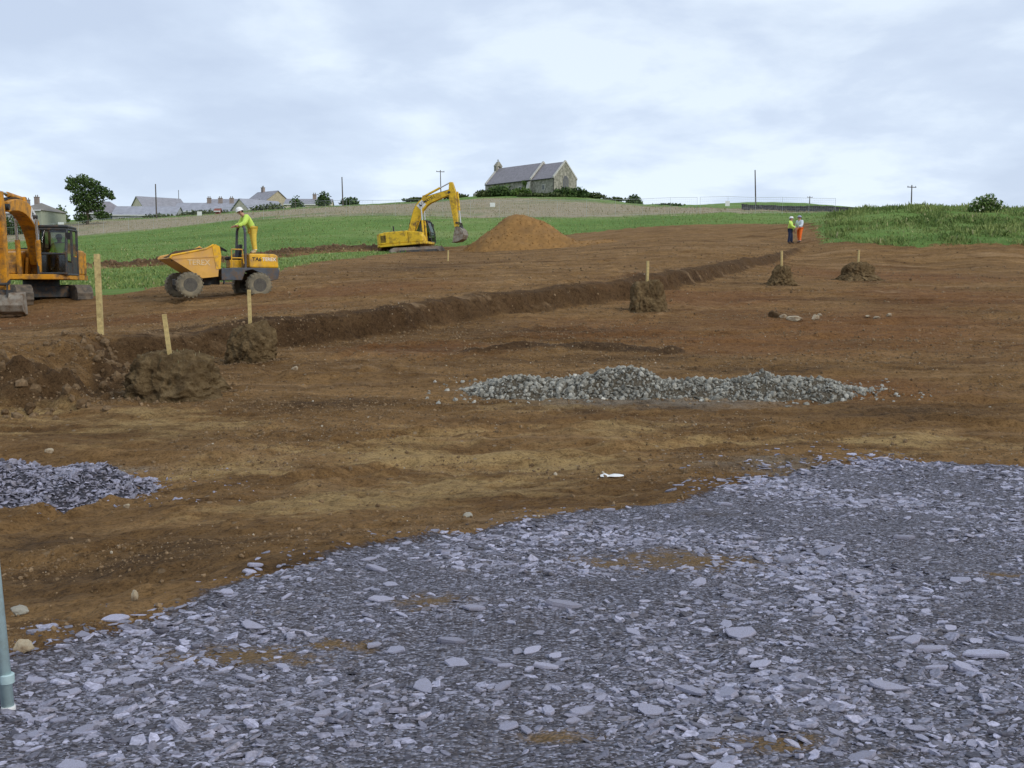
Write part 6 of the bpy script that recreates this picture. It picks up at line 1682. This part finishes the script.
house(262, 196, 8.5, 5.6, 1.9, 1.9, 200.5, R(48), 'house with blank cream gable wall, above the bending worker', 'cream', 'greyroof2', (), (('front', 1.0, 1.0, 1.2, 0.9),))
house(271, 222, 6.8, 6.5, 2.4, 2.2, 192, R(-38), 'highest house with buff gable and chimney, behind the cream gable', 'buff', 'greyroof', (-1.6,), (('right', 0, 1.5, 1.0, 1.0), ('front', 0.5, 1.2, 1.1, 1.0)))
house(238, 214, 10.5, 6, 2.0, 1.5, 199.5, R(-6), 'grey roofed house behind the chimneyed terrace', 'greywall', 'greyroof', (), (('front', 0, 1.0, 1.1, 1.0),))
house(312, 215, 9.5, 6, 1.8, 1.2, 199.5, R(4), 'low pale roof with one chimney behind the small round shrubs', 'cream', 'greyroof', (1.1,), (('front', -1, 0.9, 1.1, 0.9),))
house(221.5, 180, 0.8, 0.8, 1.0, 0.25, 209, 0, 'small red-brown shed behind the fence above the dumper', 'redbrown', 'redbrown', (), (), False, 'shed', 'shed', None)
# white dormer
# ------------------------------------------------------------------ church
def church():
    Yc = 200.0
    c0 = at(554, 194, Yc)         # near corner of the chancel
    zg = c0[2] - 0.6
    th = R(-47)                   # axis points east (right and towards the camera)
    root = thing('church', 'old grey stone church with slate roof and west bellcote on the hilltop', 'church', (c0[0], c0[1], zg), th)
    # local +x east; near (south) wall at y=0; corner origin = SE corner of the chancel
    Wc, Lc, Ln, Wn = 6.5, 6.2, 14.0, 7.0
    eave_c = (CAMZ + ray(554, 177.3)[2] * Yc) - zg
    rise_c = (CAMZ + ray(565, 162.5)[2] * (Yc + 2.4)) - zg - eave_c
    yb = -0.25
    def gabled(x0, x1, y0, w, eave, rise, nmw, nmr, base=-1.2):
        MB().prism([(y0, base), (y0 + w, base), (y0 + w, eave), (y0 + w / 2, eave + rise - 0.06), (y0, eave)], x0, x1, 'yz').build(nmw, 'stonewall', root)
        s = rise / (w / 2); e = 0.22
        prof = [(y0 - e, eave - e * s + 0.03), (y0 + w / 2, eave + rise + 0.03), (y0 + w + e, eave - e * s + 0.03), (y0 + w + e, eave - e * s + 0.18), (y0 + w / 2, eave + rise + 0.20), (y0 - e, eave - e * s + 0.18)]
        return MB().prism(prof, x0 + 0.02, x1 - 0.32, 'yz').build(nmr, 'slateroof', root), s
    rc, sc_ = gabled(-Lc, 0, 0, Wc, eave_c, rise_c, 'chancel_wall', 'chancel_roof')
    eave_n = eave_c + 0.05; rise_n = rise_c + 0.30
    rn, sn = gabled(-Lc - Ln, -Lc - 0.003, yb, Wn, eave_n, rise_n, 'nave_wall', 'nave_roof')
    def coping(x, y0, w, eave, rise):
        prof = [(y0 - 0.15, eave - 0.1), (y0 + w / 2, eave + rise + 0.10), (y0 + w + 0.15, eave - 0.1), (y0 + w + 0.15, eave + 0.28), (y0 + w / 2, eave + rise + 0.46), (y0 - 0.15, eave + 0.28)]
        MB().prism(prof, x - 0.34, x + 0.06, 'yz').build('coping', 'coping', root)
    coping(0, 0, Wc, eave_c, rise_c); coping(-Lc - 0.01, yb, Wn, eave_n, rise_n); coping(-Lc - Ln + 0.36, yb, Wn, eave_n, rise_n)
    # bellcote at the west gable
    bx = -Lc - Ln + 0.2; by = yb + Wn / 2; bz = eave_n + rise_n - 1.1
    bc = MB()
    for s in (-1, 1): bc.box((bx, by + s * 0.62, bz + 0.55), (0.75, 0.42, 2.3))
    bc.box((bx, by, bz - 0.2), (0.75, 0.85, 0.8)).prism([(by - 0.98, bz + 1.70), (by + 0.98, bz + 1.70), (by + 0.55, bz + 2.2), (by, bz + 2.75), (by - 0.55, bz + 2.2)], bx - 0.40, bx + 0.40, 'yz')
    bco = bc.build('bellcote', 'stonewall', root)
    MB().lathe([(0.30, 0), (0.26, 0.1), (0.17, 0.35), (0.10, 0.48), (0.0, 0.5)], (bx, by, bz + 0.55), 'z', 14).build('bell', 'dark_metal', bco)
    MB().box((bx, by, bz + 2.95), (0.1, 0.12, 0.55)).box((bx, by, bz + 3.0), (0.1, 0.4, 0.1)).build('finial', 'stonewall', bco)
    # east window, pointed, with surround and tracery
    def arch(cy, z0, w, h0, n=8):
        pts = [(cy - w / 2, z0), (cy + w / 2, z0), (cy + w / 2, z0 + h0)]
        for i in range(1, n): t = i / n; pts.append((cy + w / 2 * math.cos(t * PI / 2) ** 0.8, z0 + h0 + 0.85 * w * math.sin(t * PI / 2)))
        pts.append((cy, z0 + h0 + 0.85 * w))
        for i in range(n - 1, 0, -1): t = i / n; pts.append((cy - w / 2 * math.cos(t * PI / 2) ** 0.8, z0 + h0 + 0.85 * w * math.sin(t * PI / 2)))
        pts.append((cy - w / 2, z0 + h0)); return pts
    ew = MB().prism(arch(Wc / 2, eave_c * 0.44, 2.0, 1.3), -0.02, 0.05, 'yz').build('east_window', 'stonewall', root)
    MB().prism(arch(Wc / 2, eave_c * 0.44 + 0.15, 1.6, 1.2), 0.02, 0.075, 'yz').build('pane', 'lead', ew)
    tr = MB()
    for d in (-0.28, 0.28): tr.box((0.085, Wc / 2 + d, eave_c * 0.44 + 1.1), (0.05, 0.09, 2.0))
    tr.build('tracery', 'stonewall', ew)
    for x, z, w, hh in ((-3.0, eave_c * 0.55, 0.5, 0.9), (-9.5, eave_n * 0.55, 0.6, 1.0), (-14.5, eave_n * 0.55, 0.6, 1.0)):
        y = 0 if x > -Lc else yb
        wi = MB().box((x, y - 0.01, z), (w + 0.24, 0.08, hh + 0.24)).build('window', 'coping', root); MB().box((x, y - 0.056, z), (w, 0.02, hh)).build('pane', 'lead', wi)
    # buttress and drain pipe at the junction, quoins at the corner
    MB().prism([(yb - 0.9, -1.2), (yb + 0.02, -1.2), (yb + 0.02, eave_n - 0.3), (yb - 0.25, eave_n - 0.5), (yb - 0.9, 1.3)], -Lc - 0.95, -Lc - 0.15, 'yz').build('buttress', 'coping', root)
    MB().cyl((-0.15, -0.08, -0.5), (-0.15, -0.08, eave_c - 0.1), 0.06, n=8).build('drain_pipe', 'dark_metal', root)
    MB().box((-Lc / 2 - 0.2, -0.27, eave_c - 0.16), (Lc - 0.6, 0.10, 0.10)).build('gutter', 'dark_metal', root)
    MB().box((-Lc - Ln / 2, yb - 0.27, eave_n - 0.17), (Ln - 0.6, 0.10, 0.10)).build('gutter', 'dark_metal', root)
    # ivy on the nave end and a porch roof at the far west
    iv = crown_mesh('ivy', [(-Lc - 1.3, yb - 0.1, 2.6, 0.6, 1.1), (-Lc - 1.7, yb - 0.1, 3.4, 0.8, 0.5), (-Lc - 1.1, yb - 0.15, 1.2, 0.6, 1.2), (-Lc - 3.0, yb - 0.4, 0.8, 1.2, 0.9)], 900, 0.16, M['leaf2'], root)
    MB().prism([(-2.1, -1.2), (0.0, -1.2), (0.0, 2.0), (-1.05, 2.6), (-2.1, 2.0)], -Lc - Ln - 1.8, -Lc - Ln - 0.02, 'yz').build('porch', 'stonewall', root)
    return root
church()

# ------------------------------------------------------------------ sky and light
SUN_EL, SUN_AZ = R(32), math.atan2(0.80, -0.60)     # azimuth measured from +Y towards +X
sun_dir = Vector((math.sin(SUN_AZ) * math.cos(SUN_EL), math.cos(SUN_AZ) * math.cos(SUN_EL), math.sin(SUN_EL)))
sd_ = bpy.data.lights.new('sun', 'SUN'); sd_.energy = 1.35; sd_.angle = R(16); sd_.color = (1.0, 0.95, 0.87)
so_ = bpy.data.objects.new('sun', sd_); COL.objects.link(so_); so_.rotation_euler = sun_dir.to_track_quat('Z', 'Y').to_euler()
w = bpy.data.worlds.new('World'); scene.world = w; w.use_nodes = True
N, L = w.node_tree.nodes, w.node_tree.links
bg = N['Background']; bg.inputs['Strength'].default_value = 0.1
sky = N.new('ShaderNodeTexSky'); sky.sky_type = 'NISHITA'; sky.sun_disc = False; sky.sun_elevation = SUN_EL; sky.sun_rotation = SUN_AZ; sky.air_density = 1.0; sky.dust_density = 1.5
tc = N.new('ShaderNodeTexCoord')
sx = N.new('ShaderNodeSeparateXYZ'); L.new(tc.outputs['Generated'], sx.inputs[0])
def wm(op, a, b=0.0, c=None):
    n = N.new('ShaderNodeMath'); n.operation = op
    for i, v in enumerate((a, b) if c is None else (a, b, c)):
        if isinstance(v, (int, float)): n.inputs[i].default_value = v
        else: L.new(v, n.inputs[i])
    return n.outputs[0]
zz = wm('ADD', wm('MAXIMUM', sx.outputs[2], 0.0), 0.22)
cx = wm('DIVIDE', sx.outputs[0], zz); cy = wm('DIVIDE', sx.outputs[1], zz)
cb = N.new('ShaderNodeCombineXYZ'); L.new(cx, cb.inputs[0]); L.new(cy, cb.inputs[1])
def wnoise(scale, det, rough, loc, dist=0.0):
    mp = N.new('ShaderNodeMapping'); mp.inputs['Location'].default_value = loc; L.new(cb.outputs[0], mp.inputs[0])
    n = N.new('ShaderNodeTexNoise'); n.inputs['Scale'].default_value = scale; n.inputs['Detail'].default_value = det; n.inputs['Roughness'].default_value = rough; n.inputs['Distortion'].default_value = dist
    L.new(mp.outputs[0], n.inputs[0]); return n.outputs['Fac']
n1 = wnoise(0.9, 5, 0.5, (2.3, 0.7, 0)); n2 = wnoise(2.2, 9, 0.56, (5.1, 3.3, 0), 0.15)
den = wm('ADD', wm('MULTIPLY', n1, 0.5), wm('MULTIPLY', n2, 0.5))
cr = N.new('ShaderNodeValToRGB'); L.new(den, cr.inputs[0])
el = cr.color_ramp.elements
el[0].position = 0.42; el[0].color = (7.2, 8.1, 9.2, 1)
el[1].position = 0.59; el[1].color = (5.15, 6.0, 7.5, 1)
e = el.new(0.50); e.color = (5.85, 6.75, 8.2, 1)
# brighter band of cloud low over the hills
mr = N.new('ShaderNodeMapRange'); mr.inputs[1].default_value = 0.05; mr.inputs[2].default_value = 0.22; mr.inputs[3].default_value = 1.06; mr.inputs[4].default_value = 1.0
L.new(sx.outputs[2], mr.inputs[0])
sc_n = N.new('ShaderNodeMix'); sc_n.data_type = 'RGBA'; sc_n.blend_type = 'MULTIPLY'; sc_n.inputs[0].default_value = 1.0
L.new(cr.outputs[0], sc_n.inputs[6]); L.new(mr.outputs[0], sc_n.inputs[7])
mx = N.new('ShaderNodeMix'); mx.data_type = 'RGBA'; mx.inputs[0].default_value = 0.88
L.new(sky.outputs[0], mx.inputs[6]); L.new(sc_n.outputs[2], mx.inputs[7]); L.new(mx.outputs[2], bg.inputs['Color'])

scene.view_settings.view_transform = 'Standard'; scene.view_settings.look = 'None'; scene.view_settings.gamma = 1.0; scene.view_settings.use_curve_mapping = False
scene.view_settings.exposure = 0.27
scene.render.engine = 'CYCLES'
scene.cycles.max_bounces = 6; scene.cycles.transparent_max_bounces = 12
